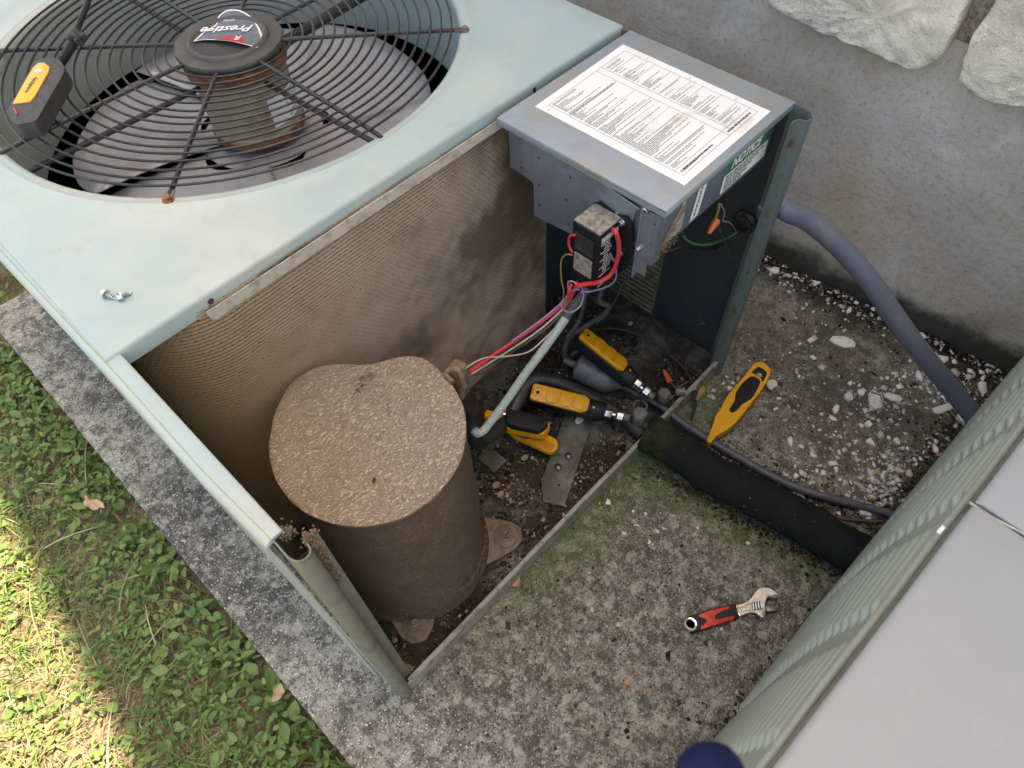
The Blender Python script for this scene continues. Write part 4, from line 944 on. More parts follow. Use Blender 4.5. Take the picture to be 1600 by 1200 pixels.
harness('tan_wire', (0.4732, 0.1161, 0.3650), (0.4478, 0.1197, 0.3300), [(0.4674, 0.1187, 0.3520), (0.4554, 0.1196, 0.3400)], .0010, 'brown_wire')
cl = MB(); clump(cl, (0.4742, 0.1152, 0.3780), (.004, .004, .004), 30, .9); cl.v = [tuple(Vector(v) - UO) for v in cl.v]; tag(cl.build('harness_dirt', M['dirt_clump'], unit, smooth=False), kind='stuff')
# field wiring in front of the slate panel
wire('yellow_wire', [(0.6949, 0.0400, 0.4456), (0.6973, 0.0400, 0.4306), (0.6979, 0.0410, 0.4158)], .0017, 'yellow_wire', cbox)
wire('tan_wire', [(0.7033, 0.0420, 0.4390), (0.7234, 0.0420, 0.4098), (0.7291, 0.0430, 0.3899), (0.7553, 0.0440, 0.3678), (0.7993, 0.0500, 0.3183), (0.8282, 0.0550, 0.2700), (0.8178, 0.0560, 0.2625)], .0009, 'tan_wire', cbox)
wire('brown_wire', [(0.7059, 0.0420, 0.4063), (0.7331, 0.0440, 0.3657), (0.7750, 0.0500, 0.3087), (0.8311, 0.0550, 0.2535), (0.8672, 0.0520, 0.2335), (0.8819, 0.0450, 0.2334)], .0012, 'brown_wire', cbox)
wire('brown_wire', [(0.6219, 0.0700, 0.3880), (0.6440, 0.0700, 0.3766), (0.6685, 0.0700, 0.3651), (0.7012, 0.0800, 0.3427)], .0011, 'brown_wire', cbox)
wire('green_wire', [(0.6801, 0.0750, 0.3761), (0.6920, 0.0700, 0.3595), (0.7172, 0.0650, 0.3381), (0.7497, 0.0600, 0.3192), (0.7854, 0.0520, 0.3121), (0.7984, 0.0460, 0.3188), (0.8029, 0.0400, 0.3325)], .0018, 'green_wire', cbox)
wire('black_wire', [(0.6953, 0.0800, 0.3520), (0.7253, 0.0750, 0.3205), (0.7711, 0.0700, 0.2890), (0.8104, 0.0600, 0.2781), (0.8240, 0.0520, 0.2917), (0.8248, 0.0450, 0.3118)], .0016, 'pipe_dark', cbox)
wire('black_wire', [(0.7132, 0.0800, 0.3233), (0.7724, 0.0750, 0.2806), (0.8193, 0.0650, 0.2599), (0.8443, 0.0550, 0.2670), (0.8359, 0.0460, 0.2981)], .0016, 'pipe_dark', cbox)
def nut(pa_, pb_, name, parent=None):
    pa_ = Vector(pa_); pb_ = Vector(pb_); m_ = UB(); n = 8; pts = [pa_.lerp(pb_, i / n) for i in range(n + 1)]
    m_.tube(pts, [.0022, .0034, .0038, .0040, .0046, .0050, .0054, .0058, .0056], 10); return m_.build(name, M['orange_nut'], parent if parent else unit, angle=25)
nut((0.6815, 0.0380, 0.4019), (0.7031, 0.0410, 0.4100), 'wire_nut', cbox)
m = UB(); pb = Vector((0.7970, 0.0366, 0.3464)); m.lathe([(.0185, 0), (.0190, .004), (.0150, .008), (.0148, .012), (.0112, .0125), (.0108, .002)], pb, 26, Matrix.Rotation(R(-90), 4, 'Y')); m.build('cable_bushing', M['pipe_dark'], rp)
cl = MB(); clump(cl, pb + Vector((-.008, .006, .014)), (.004, .004, .003), 30, .8); clump(cl, (0.7950, 0.0450, 0.2693), (.001, .003, .006), 34, .7); clump(cl, (0.7960, 0.0612, 0.0898), (.001, .006, .005), 24, .7); cl.v = [tuple(Vector(v) - UO) for v in cl.v]; tag(cl.build('cobweb_dirt', M['dirt_clump'], rp, smooth=False), kind='stuff')

# refrigerant plumbing --------------------------------------------
def pipe(name, pts, r, mat, n=12, nn=8, parent=None):
    m_ = UB(); m_.tube(cr(pts, nn), r, n); return m_.build(name, M[mat], parent if parent else unit)
pipe('discharge_pipe', [(0.3175, 0.1575, 0.1850), (0.3186, 0.1524, 0.1800), (0.3285, 0.1500, 0.1780), (0.3432, 0.1506, 0.1820), (0.3772, 0.1481, 0.2050), (0.4164, 0.1440, 0.2400), (0.4542, 0.1397, 0.2700), (0.5005, 0.1387, 0.3000)], .0066, 'mint')
pipe('discharge_pipe_top', [(0.5005, 0.1387, 0.3000), (0.5151, 0.1383, 0.3120), (0.5347, 0.1321, 0.3350), (0.5469, 0.1255, 0.3500), (0.5578, 0.1178, 0.3600)], .0064, 'pipe_grey')
pipe('suction_pipe', [(0.3511, 0.1988, 0.1600), (0.3362, 0.1801, 0.1000), (0.4069, 0.1846, 0.0700), (0.4528, 0.1976, 0.0750), (0.4870, 0.2051, 0.0800), (0.5123, 0.1916, 0.0800), (0.5311, 0.1629, 0.0700), (0.5520, 0.1275, 0.0500), (0.5661, 0.0793, 0.0380), (0.5681, 0.0373, 0.0340), (0.5646, 0.0065, 0.0340)], .0125, 'pipe_dark', 14)
pipe('grey_pipe', [(0.7172, 0.2291, 0.1400), (0.6896, 0.2166, 0.1200), (0.6982, 0.2016, 0.1100), (0.6871, 0.1991, 0.1000), (0.6535, 0.2155, 0.0800), (0.6251, 0.2249, 0.0700), (0.5998, 0.2197, 0.0600), (0.5950, 0.2086, 0.0450), (0.6080, 0.2087, 0.0400), (0.6241, 0.2042, 0.0500)], .0055, 'pipe_grey')
pipe('grey_pipe', [(0.6797, 0.2430, 0.1600), (0.6649, 0.2324, 0.1200), (0.6506, 0.2292, 0.0900), (0.6130, 0.2269, 0.0700)], .0050, 'pipe_grey')
pipe('black_cable', [(0.6549, 0.2153, 0.0600), (0.6982, 0.1956, 0.0500), (0.7291, 0.1571, 0.0400), (0.7380, 0.1025, 0.0350), (0.7316, 0.0459, 0.0320), (0.7132, 0.0080, 0.0300), (0.6909, -0.0145, 0.0250)], .0030, 'pipe_dark')
a_ = Vector((0.5910, 0.1790, 0.0520)); b_ = Vector((0.6099, 0.1114, 0.0480)); ax_ = (b_ - a_).normalized(); LL = (b_ - a_).length
m = UB(); m.tube([a_ - ax_ * .028, a_ - ax_ * .006, a_ - ax_ * .003, a_, a_ + ax_ * .004, a_ + ax_ * LL * .45, a_ + ax_ * LL * .47, a_ + ax_ * (LL - .01), a_ + ax_ * (LL - .002), a_ + ax_ * (LL + .012), a_ + ax_ * (LL + .018)], [.006, .007, .016, .0235, .0262, .0268, .0262, .0265, .024, .010, .006], 28)
dr = m.build('filter_drier', M['drier'], angle=30); tag(dr, 'blue grey filter drier canister')
pipe('liquid_pipe', [a_ + ax_ * (LL + .012), (0.6172, 0.0774, 0.0450), (0.6224, 0.0520, 0.0400), (0.6328, 0.0262, 0.0340), (0.6340, 0.0025, 0.0300)], .0055, 'pipe_grey')
def hexcap(u, r, h, name='valve_cap'):
    m_ = UB(); m_.lathe([(r * .85, -.02), (r, -.004), (r, h * .7), (r * .86, h), (.0001, h)], u, 6); v_ = m_.build(name, M['brass'], bevel=.001)
    m_ = UB(); m_.lathe([(r * .55, -.03), (r * .7, -.018), (r * .55, -.006)], u, 16); m_.build('valve_body', M['brass'], v_); return v_
hexcap((0.5764, 0.0277, 0.0600), .0145, .012); hexcap((0.6407, 0.0232, 0.0550), .0125, .012)
m = UB(); m.lathe([(.010, 0), (.0135, .001), (.0135, .003), (.010, .004)], (0.5976, 0.0413, 0.0500), 24, closed=True); m.build('brass_ring', M['brass'])
m = UB(); p = Vector((0.6653, 0.0154, 0.0500)); m.tube([p, p + Vector((.012, -.012, 0))], .008, 12); m.build('valve_stub', M['brass'])
pipe('liquid_pipe', [(0.5805, 0.0274, 0.0450), (0.5788, 0.0086, 0.0400), (0.5798, -0.0023, 0.0360)], .006, 'pipe_grey')
nut((0.6969, 0.0624, 0.0400), (0.6843, 0.0379, 0.0360), 'wire_nut')
wire('yellow_wire', [(0.6843, 0.0379, 0.0360), (0.6859, 0.0235, 0.0360), (0.6956, 0.0172, 0.0400), (0.7050, 0.0131, 0.0420)], .0008, 'yellow_wire'); wire('yellow_wire', [(0.6850, 0.0370, 0.0360), (0.6834, 0.0241, 0.0340), (0.6835, 0.0157, 0.0340)], .0008, 'yellow_wire')
for (u, r, mt_) in (((0.5166, 0.1109, 0.0280), .008, 'shell'), ((0.3256, 0.1315, 0.0240), .0065, 'pebble'), ((0.3189, 0.1143, 0.0240), .006, 'pebble'), ((0.3963, 0.1309, 0.0260), .006, 'pebble'), ((0.7539, 0.1825, 0.0260), .005, 'leaf_dry'), ((0.6472, 0.1721, 0.0300), .005, 'pebble'), ((0.5330, 0.1250, 0.0280), .007, 'pebble'), ((0.7006, -0.0030, 0.0400), .004, 'pebble')):
    m_ = UB(); m_.lathe([(.0001, -.6 * r), (.7 * r, -.5 * r), (r, 0), (.75 * r, .5 * r), (.0001, .62 * r)], u, 10, Matrix.Diagonal((1.25, .9, .8, 1)).to_4x4() @ Matrix.Rotation(random.random() * 3, 4, 'Z')); m_.build('pebble', M[mt_], pan)

# ================================================================== SECOND UNIT
U2A = math.atan(-.055)
u2 = thing('air_conditioner', 'closed outdoor air conditioner with pale top and louvered grey green side', 'air conditioner', (.60, -.385, 0.))
u2.rotation_euler = (0, 0, U2A)
class U2(MB):   # coordinates: x along the louvered face, y=0 on the face, z up; origin at world (.10,-.358)
    def build(s, name, mat, parent=None, **k):
        s.v = [(v[0] - .5007, v[1], v[2]) for v in s.v]; return super().build(name, mat, parent or u2, **k)
def bulge(x, z):
    B = .0115 + .055 * max(0, min(.15, x - .17)); B *= min(1, max(0, (x + .10) / .06), max(0, (1.02 - x) / .06))
    s_ = math.sin(math.pi * .5 * min(1, max(0, (.535 - z) / .23))) if z > .305 else 1 - .55 * ((.305 - z) / .305) ** 2
    return -.001 + B * s_
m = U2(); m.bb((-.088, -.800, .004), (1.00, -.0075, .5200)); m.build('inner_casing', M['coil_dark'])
m = U2(); NX, NZ = 90, 50; vv = []
for j in range(NZ + 1):
    for i in range(NX + 1): x_ = -.090 + 1.112 * i / NX; z_ = .002 + .5240 * j / NZ; vv.append((x_, bulge(x_, z_), z_))
n1_ = len(vv); vv += [(x_, y_ - .003, z_) for x_, y_, z_ in vv]; fs = [(j * (NX + 1) + i, j * (NX + 1) + i + 1, (j + 1) * (NX + 1) + i + 1, (j + 1) * (NX + 1) + i) for j in range(NZ) for i in range(NX)]
m.add(vv, fs + [tuple(q + n1_ for q in f)[::-1] for f in fs]); side2 = m.build('side_panel', M['louver'])
m = U2(); m.tube([(-.090 + 1.112 * i / 60, .0040 + .0004 * math.sin(i * .7), .5260) for i in range(61)], .0036, 14); m.build('top_rim', M['rim'], side2)
m = U2(); m.bb((-.0925, -.802, .002), (-.0882, -.0055, .5260)); m.build('end_panel', M['louver'])
lm = None; z = .030; cols = [(-.083, .035), (.061, .175), (.201, .315), (.341, .455), (.477, .597), (.617, .737), (.757, .877), (.897, .985)]
def louver_mesh(L):
    q = MB(); N = 12; pts = []; rr = []
    for i in range(N + 1):
        t_ = i / N; x = -L / 2 + L * t_; e = min(1, min(t_, 1 - t_) / .09); pts.append((x, -.0005, 0)); rr.append(.0008 + .0064 * math.sin(e * math.pi / 2))
    q.tube(pts, rr, 8, True); q.v = [(v[0], v[1] * .95, v[2]) for v in q.v]; return q
lc = {}
while z < .512:
    for a_, b_ in cols:
        L_ = round(b_ - a_, 4)
        if a_ < .09 and z < .0: continue
        if L_ not in lc:
            o = louver_mesh(L_).build('louver', M['louver'], side2, angle=60); lc[L_] = o
        else:
            o = lc[L_].copy(); col.objects.link(o); o.parent = side2
        ya_, yb_ = bulge(a_, z), bulge(b_, z); o.location = ((a_ + b_) / 2 - .5007, (ya_ + yb_) / 2, z); o.rotation_euler = (math.atan((bulge((a_ + b_) / 2, z + .01) - bulge((a_ + b_) / 2, z - .01)) / -.02), 0, math.atan((yb_ - ya_) / (b_ - a_)))
    z += .0192
def lidpiece(x0, x1, name):
    prof = [(-.800, .5535), (-.4, .5560), (-.030, .5530), (-.010, .5526), (-.0040, .5524), (-.0012, .5512), (.0004, .5490), (.0008, .5450), (.0008, .5180), (-.0005, .5170)]
    q = U2(); n = len(prof); xs_ = [x0, x0 + .0008, x0 + .002] + [x0 + (x1 - x0) * i / 12 for i in range(1, 12)] + [x1 - .002, x1 - .0008, x1]
    vv = []
    for i, x in enumerate(xs_):
        dz = -.0016 if i in (0, len(xs_) - 1) else (-.0004 if i in (1, len(xs_) - 2) else 0)
        vv += [(x, y, zq + dz) for y, zq in prof]
    q.add(vv, [(i * n + j, i * n + j + 1, (i + 1) * n + j + 1, (i + 1) * n + j) for i in range(len(xs_) - 1) for j in range(n - 1)])
    for i in (0, len(xs_) - 1): q.add([vv[i * n + j] for j in range(n)] + [(xs_[i], -.8, .5240)], [tuple(range(n + 1))])
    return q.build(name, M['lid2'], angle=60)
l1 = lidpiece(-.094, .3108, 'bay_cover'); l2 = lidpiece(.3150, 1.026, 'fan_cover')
q = U2(); q.tube(jit([(.3129, .004 - .02 * i, .5512 + (.001 if i > 1 else -.003)) for i in range(39)], .0006), .0011, 6); tag(q.build('joint_sealant', M['seal'], l2), 'gritty tan bead along the cover joint')
# rim strip of the same lid sheet, side shading put into a darker colour
q = U2(); pr2 = [(.0008, .5490), (.0014, .5470), (.0014, .5420), (.0014, .5200)]
for a_, b_ in ((-.095, .3105), (.3155, 1.027)):
    vv = [(x, y, zz_) for x in (a_, b_) for y, zz_ in pr2] + [(x, y - .0018, zz_) for x in (a_, b_) for y, zz_ in pr2]
    q.add(vv, [(i, i + 1, 5 + i, 4 + i) for i in range(3)] + [(8 + i, 9 + i, 13 + i, 12 + i) for i in range(3)] + [(0, 4, 12, 8), (3, 7, 15, 11)])
q.build('cover_rim', M['post'])
q = U2(); q.box((.2760, .0075, .545), (.004, .003, .006), Matrix.Rotation(.5, 4, 'Y')); q.build('paint_fleck', M['white_print'], l1)

# ================================================================== CONDUIT, INSULATION, CABLE
def one(name, mb, mat, label, cat, group=None, **k): return tag(mb.build(name, mat, **k), label, cat, group)
m = MB(); m.tube(cr([(.812, .030, .372), (.822, .008, .380), (0.8273, -0.0092, 0.3720), (0.8500, -0.0334, 0.3550), (0.8718, -0.0849, 0.3200), (0.8858, -0.1481, 0.2750), (0.8951, -0.2070, 0.2250), (0.9137, -0.2728, 0.1650), (0.9416, -0.3316, 0.1050), (0.9584, -0.3893, 0.0550), (0.9536, -0.4251, 0.0380)], 8), .0158, 20)
cond = one('electrical_conduit', m, M['conduit'], 'thick grey plastic conduit curving from the open unit across to the closed one', 'conduit')
m = MB(); pts = cr([(.571, .004, .040), (.578, -.045, .040), (0.5798, -0.1215, 0.0360), (0.5948, -0.1981, 0.0360), (0.6074, -0.2839, 0.0360), (0.6169, -0.3611, 0.0360), (.655, -.47, .040)], 12); rr = [.0335 + .0012 * math.sin(i * .9) + .0008 * math.sin(i * 2.3) for i in range(len(pts))]
m.tube(pts, rr, 28)
foam = m.build('insulated_pipe', M['foam']); tag(foam, 'black foam insulated pipe lying across the slab between both units', 'pipe')
pm_ = foam.data
for v in pm_.vertices: v.co += v.normal * (.0012 * noise.noise(v.co * 60) + .002 * noise.noise(v.co * 18))
m = MB(); m.tube(cr([(0.6397, 0.0038, 0.0220), (0.6403, -0.0230, 0.0180), (0.6473, -0.0744, 0.0100), (0.6531, -0.1299, 0.0100), (0.6592, -0.1896, 0.0100), (0.6700, -0.2435, 0.0120), (0.6900, -0.2911, 0.0120), (0.7131, -0.3366, 0.0100), (0.7309, -0.3743, 0.0100), (0.7443, -0.4199, 0.0100)], 8), .0070, 12)
one('refrigerant_line', m, M['cable'], 'thin grey violet line running beside the black insulated pipe', 'pipe')
m = MB(); m.tube(cr([(0.7148, 0.0063, 0.0300), (0.6999, -0.0092, 0.0200), (0.6855, -0.0210, 0.0060), (0.6660, -0.0283, 0.0040)], 6), .0028, 8); one('black_cable', m, M['pipe_dark'], 'short black cable hanging over the base lip above yellow leaf', 'cable')
m = MB(); m.tube(cr([(0.6485, -0.1932, 0.0040), (0.6466, -0.2264, 0.0040), (0.6452, -0.2609, 0.0040), (0.6608, -0.2985, 0.0050), (0.6823, -0.3328, 0.0040), (0.7142, -0.3722, 0.0040)], 6), .0025, 7); one('thin_wire', m, M['brown_wire'], 'thin dark wire half buried between grey line and black foam pipe', 'wire')

# ================================================================== TOOLS
def local(o_mb, mtx): o_mb.v = [tuple(mtx @ Vector(v)) for v in o_mb.v]; return o_mb
def smart_probe(A, B, up, label):
    A, B = Vector(A), Vector(B); L = (B - A).length; k = L / .156; X = (B - A).normalized(); Zv = Vector(up); Zv = (Zv - X * Zv.dot(X)).normalized(); Y = Zv.cross(X)
    mt = Matrix((X, Y, Zv)).transposed().to_4x4() @ Matrix.Diagonal((k, k, k, 1))
    t = thing('pressure_probe', label, 'gauge probe', A, 'yellow and black wireless pressure probes')
    def P(mb, name, mat, par=None, **kw): return local(mb, mt).build(name, mat, par or t, **kw)
    m = MB(); m.prism([(.000, -.0125), (.004, -.0145), (.096, -.0150), (.112, -.0140), (.112, .0140), (.096, .0150), (.004, .0145), (.0, .0125)], -.017, .0045); P(m, 'rear_shell', M['black_rubber'], bevel=.003, seg=3)
    m = MB(); m.prism([(.001, -.0115), (.006, -.0140), (.084, -.0142), (.0925, -.0095), (.0935, .0), (.0925, .0095), (.084, .0142), (.006, .0140), (.001, .0115)], .0045, .0125); sh = P(m, 'front_shell', M['yellow'], bevel=.0030, seg=3)
    for i in range(3):
        m = MB(); m.prism([(.026 + .0215 * i, -.0095), (.030 + .0215 * i, -.0120), (.042 + .0215 * i, -.0120), (.0455 + .0215 * i, -.0080), (.0455 + .0215 * i, .0080), (.042 + .0215 * i, .0120), (.030 + .0215 * i, .0120), (.026 + .0215 * i, .0095)], .0120, .0148); P(m, 'grip_pad', M['yellow'], sh, bevel=.0014)
    m = MB(); m.lathe([(.0030, 0), (.0001, .0003)], (.0115, 0, .0126), 16); P(m, 'hole', M['black_rubber'], sh)
    m = MB()
    for j in (-1, 0, 1): m.box((.0045, j * .003, .0126), (.0022, .0020, .0004)); 
    m.box((.0085, -.0065, .0127), (.005, .0006, .0004)); m.box((.0085, .0065, .0127), (.005, .0006, .0004)); P(m, 'print_marks', M['black_rubber'], sh)
    RY = Matrix.Rotation(R(90), 4, 'Y')
    m = MB(); m.lathe([(.0120, .088), (.0150, .092), (.0155, .100), (.0150, .116), (.0128, .120), (.0001, .120)], (0, 0, -.003), 24, RY); P(m, 'head_collar', M['black_rubber'])
    m = MB(); m.lathe([(.0001, 0), (.0018, .0), (.0018, .0012), (.0001, .0012)], (.101, -.002, .0118), 10); P(m, 'indicator', M['yellow_light'])
    m = MB(); m.lathe([(.0086, .119), (.0088, .1205), (.0088, .1300), (.0076, .1315), (.0001, .1315)], (0, 0, -.003), 6, RY); P(m, 'hex_fitting', M['steel'], bevel=.0004, seg=1, angle=20)
    m = MB(); m.lathe([(.0034, .131), (.0034, .1365), (.0040, .1370), (.0034, .1385)], (0, 0, -.003), 16, RY); P(m, 'neck', M['steel'])
    m = MB(); n = 26; vv = []; pr = []
    for i in range(8):
        for k_ in range(n):
            a_ = 2 * math.pi * k_ / n; r = .0094 + (.0009 if (k_ + i) % 2 else -.0007) - (.0014 if i in (0, 7) else 0); vv.append((.1375 + .0018 * i, r * math.cos(a_), -.003 + r * math.sin(a_)))
    m.add(vv, [(i * n + q, i * n + (q + 1) % n, (i + 1) * n + (q + 1) % n, (i + 1) * n + q) for i in range(7) for q in range(n)] + [tuple(range(n)), tuple(7 * n + q for q in range(n))]); P(m, 'knurled_coupler', M['steel'], angle=10)
    m = MB(); m.lathe([(.0062, .150), (.0064, .158), (.0050, .160), (.0001, .160)], (0, 0, -.003), 12, RY); P(m, 'port', M['brass'])
    return t
smart_probe((0.4764, 0.1906, 0.0780), (0.5599, 0.0401, 0.0620), (-.02, -.50, .95), 'yellow black gauge probe lying level between clamp and other probe, tip by larger valve cap')
smart_probe((0.6007, 0.1885, 0.1250), (0.6220, 0.0349, 0.0680), (.22, .12, .95), 'yellow and black gauge probe slanting over the blue grey filter canister')

# spring clamp with black pad
def flatpoly(name, pts, z0, z1, mat, parent, o, bevel=.002, seg=3, sm=3, tilt=None, **k):
    p = smoothpoly(pts, sm) if sm else pts
    m_ = MB(); m_.prism([(x - o[0], y - o[1]) for x, y in p], z0 - o[2], z1 - o[2])
    if tilt: m_.v = [tuple(tilt @ Vector(v)) for v in m_.v]
    return m_.build(name, mat, parent, bevel=bevel, seg=seg, **k)
CO = (*(0.4152, 0.1938), .03)
cl_ = thing('pipe_clamp_probe', 'yellow spring clamp with black pad gripping pipe beside the pale curved tube', 'clamp', CO)
flatpoly('lower_lever', [(0.4171, 0.2146), (0.4169, 0.2009), (0.4044, 0.1736), (0.4061, 0.1557), (0.4130, 0.1323), (0.4195, 0.1068), (0.4253, 0.0954), (0.4368, 0.0933), (0.4458, 0.0992), (0.4483, 0.1097), (0.4434, 0.1284), (0.4342, 0.1519), (0.4230, 0.1804), (0.4258, 0.2051)], .040, .052, M['yellow'], cl_, CO, .003)
flatpoly('lever_recess', [(0.4117, 0.1693), (0.4068, 0.1560), (0.4126, 0.1338), (0.4211, 0.1062), (0.4264, 0.0966), (0.4341, 0.0973), (0.4377, 0.1025), (0.4345, 0.1204), (0.4254, 0.1437), (0.4215, 0.1613)], .0515, .0532, simple('amber_recess', (.42, .16, .008), .5), cl_, CO, .0006, 1)
flatpoly('lever_slot', [(0.4091, 0.1722), (0.4062, 0.1619), (0.4129, 0.1427), (0.4215, 0.1400), (0.4248, 0.1430), (0.4182, 0.1582)], .0528, .0540, M['brown_wire'], cl_, CO, .0004, 1)
flatpoly('upper_jaw', [(0.3984, 0.1963), (0.4084, 0.2017), (0.4203, 0.2024), (0.4286, 0.1952), (0.4345, 0.1814), (0.4424, 0.1590), (0.4527, 0.1370), (0.4537, 0.1265), (0.4477, 0.1211), (0.4328, 0.1190), (0.4257, 0.1228), (0.4142, 0.1432), (0.4005, 0.1661), (0.3946, 0.1818)], .058, .078, M['yellow'], cl_, CO, .004)
flatpoly('black_pad', [(0.4081, 0.1845), (0.4175, 0.1903), (0.4258, 0.1854), (0.4370, 0.1663), (0.4469, 0.1421), (0.4498, 0.1282), (0.4437, 0.1217), (0.4332, 0.1214), (0.4238, 0.1251), (0.4128, 0.1437), (0.4009, 0.1659), (0.4004, 0.1770)], .074, .0905, M['black_rubber'], cl_, CO, .005)
m = MB(); m.lathe([(.0030, 0), (.0046, .0008), (.0048, .002), (.0030, .0026)], (0, 0, 0), 20, closed=True); e = (0.4143, 0.1941, 0.0820); m.v = [tuple(Vector(v) + Vector(e) - Vector(CO)) for v in m.v]; m.build('pivot_eye', M['steel'], cl_)
m = MB(); e = (0.3999, 0.1785, 0.0600); m.tube([Vector(e) - Vector(CO) + Vector((0, 0, -.01)), Vector(e) - Vector(CO) + Vector((0, 0, .012))], .0042, 14); m.build('hinge_pin', M['gunmetal'], cl_)
m = MB(); a_ = Vector((0.4017, 0.2273, 0.0550)) - Vector(CO); b_ = Vector((0.4157, 0.1937, 0.0600)) - Vector(CO); m.tube([a_, b_], .009, 12); m.build('jaw_tip', M['yellow'], cl_, bevel=.001)

# tapered yellow probe standing on the slab edge
TO = (*(0.7390, -0.0732), 0.)
tp = thing('tapered_probe', 'yellow tapered probe with long black grip lying on the concrete beside the snail shell', 'probe', TO)
body = flatpoly('body', [(0.6347, -0.0790), (0.6448, -0.0747), (0.6657, -0.0692), (0.6850, -0.0614), (0.7006, -0.0598), (0.7303, -0.0542), (0.7611, -0.0519), (0.8033, -0.0499), (0.8284, -0.0484), (0.8416, -0.0547), (0.8436, -0.0681), (0.8372, -0.0785), (0.8239, -0.0841), (0.8022, -0.0887), (0.7720, -0.0918), (0.7414, -0.0937), (0.7114, -0.0955), (0.6839, -0.0942), (0.6627, -0.0891), (0.6499, -0.0854), (0.6357, -0.0863), (0.6334, -0.0826)], .0015, .027, M['yellow'], tp, TO, .0085, 5)
for v in body.data.vertices:     # thinner towards the tip
    w = Vector((v.co.x + TO[0], v.co.y + TO[1])); d_ = (w - Vector((0.6360, -0.0804))).length
    v.co.z = .0015 + (v.co.z - .0015) * (.45 + .55 * min(1, d_ / .09)) + .0135 * max(0, 1 - d_ / .16)
flatpoly('grip', [(0.7984, -0.0594), (0.8036, -0.0651), (0.8033, -0.0761), (0.7984, -0.0807), (0.7774, -0.0855), (0.7570, -0.0879), (0.7375, -0.0828), (0.7258, -0.0834), (0.7131, -0.0828), (0.7086, -0.0779), (0.7126, -0.0716), (0.7253, -0.0694), (0.7359, -0.0674), (0.7444, -0.0631), (0.7537, -0.0596), (0.7769, -0.0570)], .0262, .0295, M['black_rubber'], tp, TO, .0014)
win = flatpoly('window', [(0.8084, -0.0559), (0.8252, -0.0570), (0.8294, -0.0608), (0.8286, -0.0758), (0.8172, -0.0805), (0.8033, -0.0822), (0.8089, -0.0756), (0.8097, -0.0651)], .0262, .0278, M['black_rubber'], tp, TO, .0006, 2)
m = MB(); c0 = Vector((*(0.8134, -0.0702), .0279)) - Vector(TO); dx_ = (Vector((*(0.8123, -0.0776), .0279)) - Vector((*(0.8132, -0.0635), .0279))).normalized()
for r_, w_ in ((-.0022, .009), (.0004, .011), (.0026, .006)):
    n_ = Vector((-dx_.y, dx_.x, 0)); q = c0 + n_ * r_
    for k in range(4): a_ = q + dx_ * (w_ * (k / 4 - .5)); m.add([a_, a_ + dx_ * w_ * .18, a_ + dx_ * w_ * .18 + n_ * .0012, a_ + n_ * .0012], [(0, 1, 2, 3)])
m.build('print_marks', M['white_ink'], win)

# probe lying on the fan guard
HO = (*(0.1454, 0.7633), .562)
hp = thing('guard_probe', 'yellow and black tool with rod and knob lying on the fan guard', 'probe', HO)
flatpoly('rear_shell', [(0.1045, 0.7525), (0.1007, 0.7327), (0.1043, 0.7177), (0.1166, 0.7107), (0.1448, 0.7405), (0.1848, 0.7827), (0.1877, 0.7915), (0.1860, 0.8142), (0.1409, 0.7860)], .561, .568, M['yellow_light'], hp, HO, .0015, 2)
flatpoly('body', [(0.0993, 0.7263), (0.1051, 0.7340), (0.1126, 0.7399), (0.1671, 0.8027), (0.1798, 0.8098), (0.1894, 0.8054), (0.1971, 0.7949), (0.1969, 0.7758), (0.1912, 0.7581), (0.1779, 0.7419), (0.1422, 0.7054), (0.1163, 0.6795), (0.1064, 0.6829), (0.0957, 0.6889), (0.0953, 0.7074)], .5665, .588, M['grey_rubber'], hp, HO, .005, 4)
pn = flatpoly('front_panel', [(0.1107, 0.7338), (0.1374, 0.7638), (0.1654, 0.7941), (0.1752, 0.7995), (0.1808, 0.7936), (0.1811, 0.7797), (0.1754, 0.7689), (0.1568, 0.7488), (0.1387, 0.7294), (0.1286, 0.7215), (0.1198, 0.7269)], .5872, .5895, M['yellow_light'], hp, HO, .0007, 2, 1)
def rel(p, o): return Vector(p) - Vector(o)
m = MB(); m.lathe([(.0052, 0), (.0001, .0003)], rel((0.1665, 0.7797, 0.5898), HO), 20); m.build('badge', simple('pale_round_badge', (.55, .56, .62), .4), pn)
pa_ = rel((0.1568, 0.7668, 0.5900), HO); pb_ = rel((0.1308, 0.7402, 0.5900), HO); text('fieldpiece', .0088, M['ink'], pn, basis(pa_, pb_ - pa_, (-(pb_ - pa_).y, (pb_ - pa_).x, 0)))
m = MB(); m.tube([rel((0.1081, 0.7231, 0.5880), HO), rel((0.1048, 0.7065, 0.5880), HO)], .0018, 8); m.build('indicator', M['red_glow'], hp)
m = MB(); pts = [rel(p, HO) for p in ((0.1982, 0.7999, 0.5770), (0.2159, 0.8127, 0.5790), (0.2332, 0.8295, 0.5800))]; pc = cr(pts, 8); m.tube(pc, [.0058 + (.0007 if i % 2 else 0) for i in range(len(pc))], 12); m.build('strain_relief', M['black_rubber'], hp)
m = MB(); m.tube(cr([rel(p, HO) for p in ((0.2289, 0.8245, 0.5800), (0.2599, 0.8656, 0.5800), (0.2935, 0.9085, 0.5800), (0.3171, 0.9449, 0.5780), (0.3677, 1.0259, 0.5750))], 8), .0042, 10); m.build('rod', M['black_rubber'], hp)
m = MB(); c0 = rel((0.2426, 0.8384, 0.5820), HO); ax_ = (rel((0.2599, 0.8656, 0.5800), HO) - rel((0.2289, 0.8245, 0.5800), HO)).normalized(); side_ = Vector((-ax_.y, ax_.x, 0))
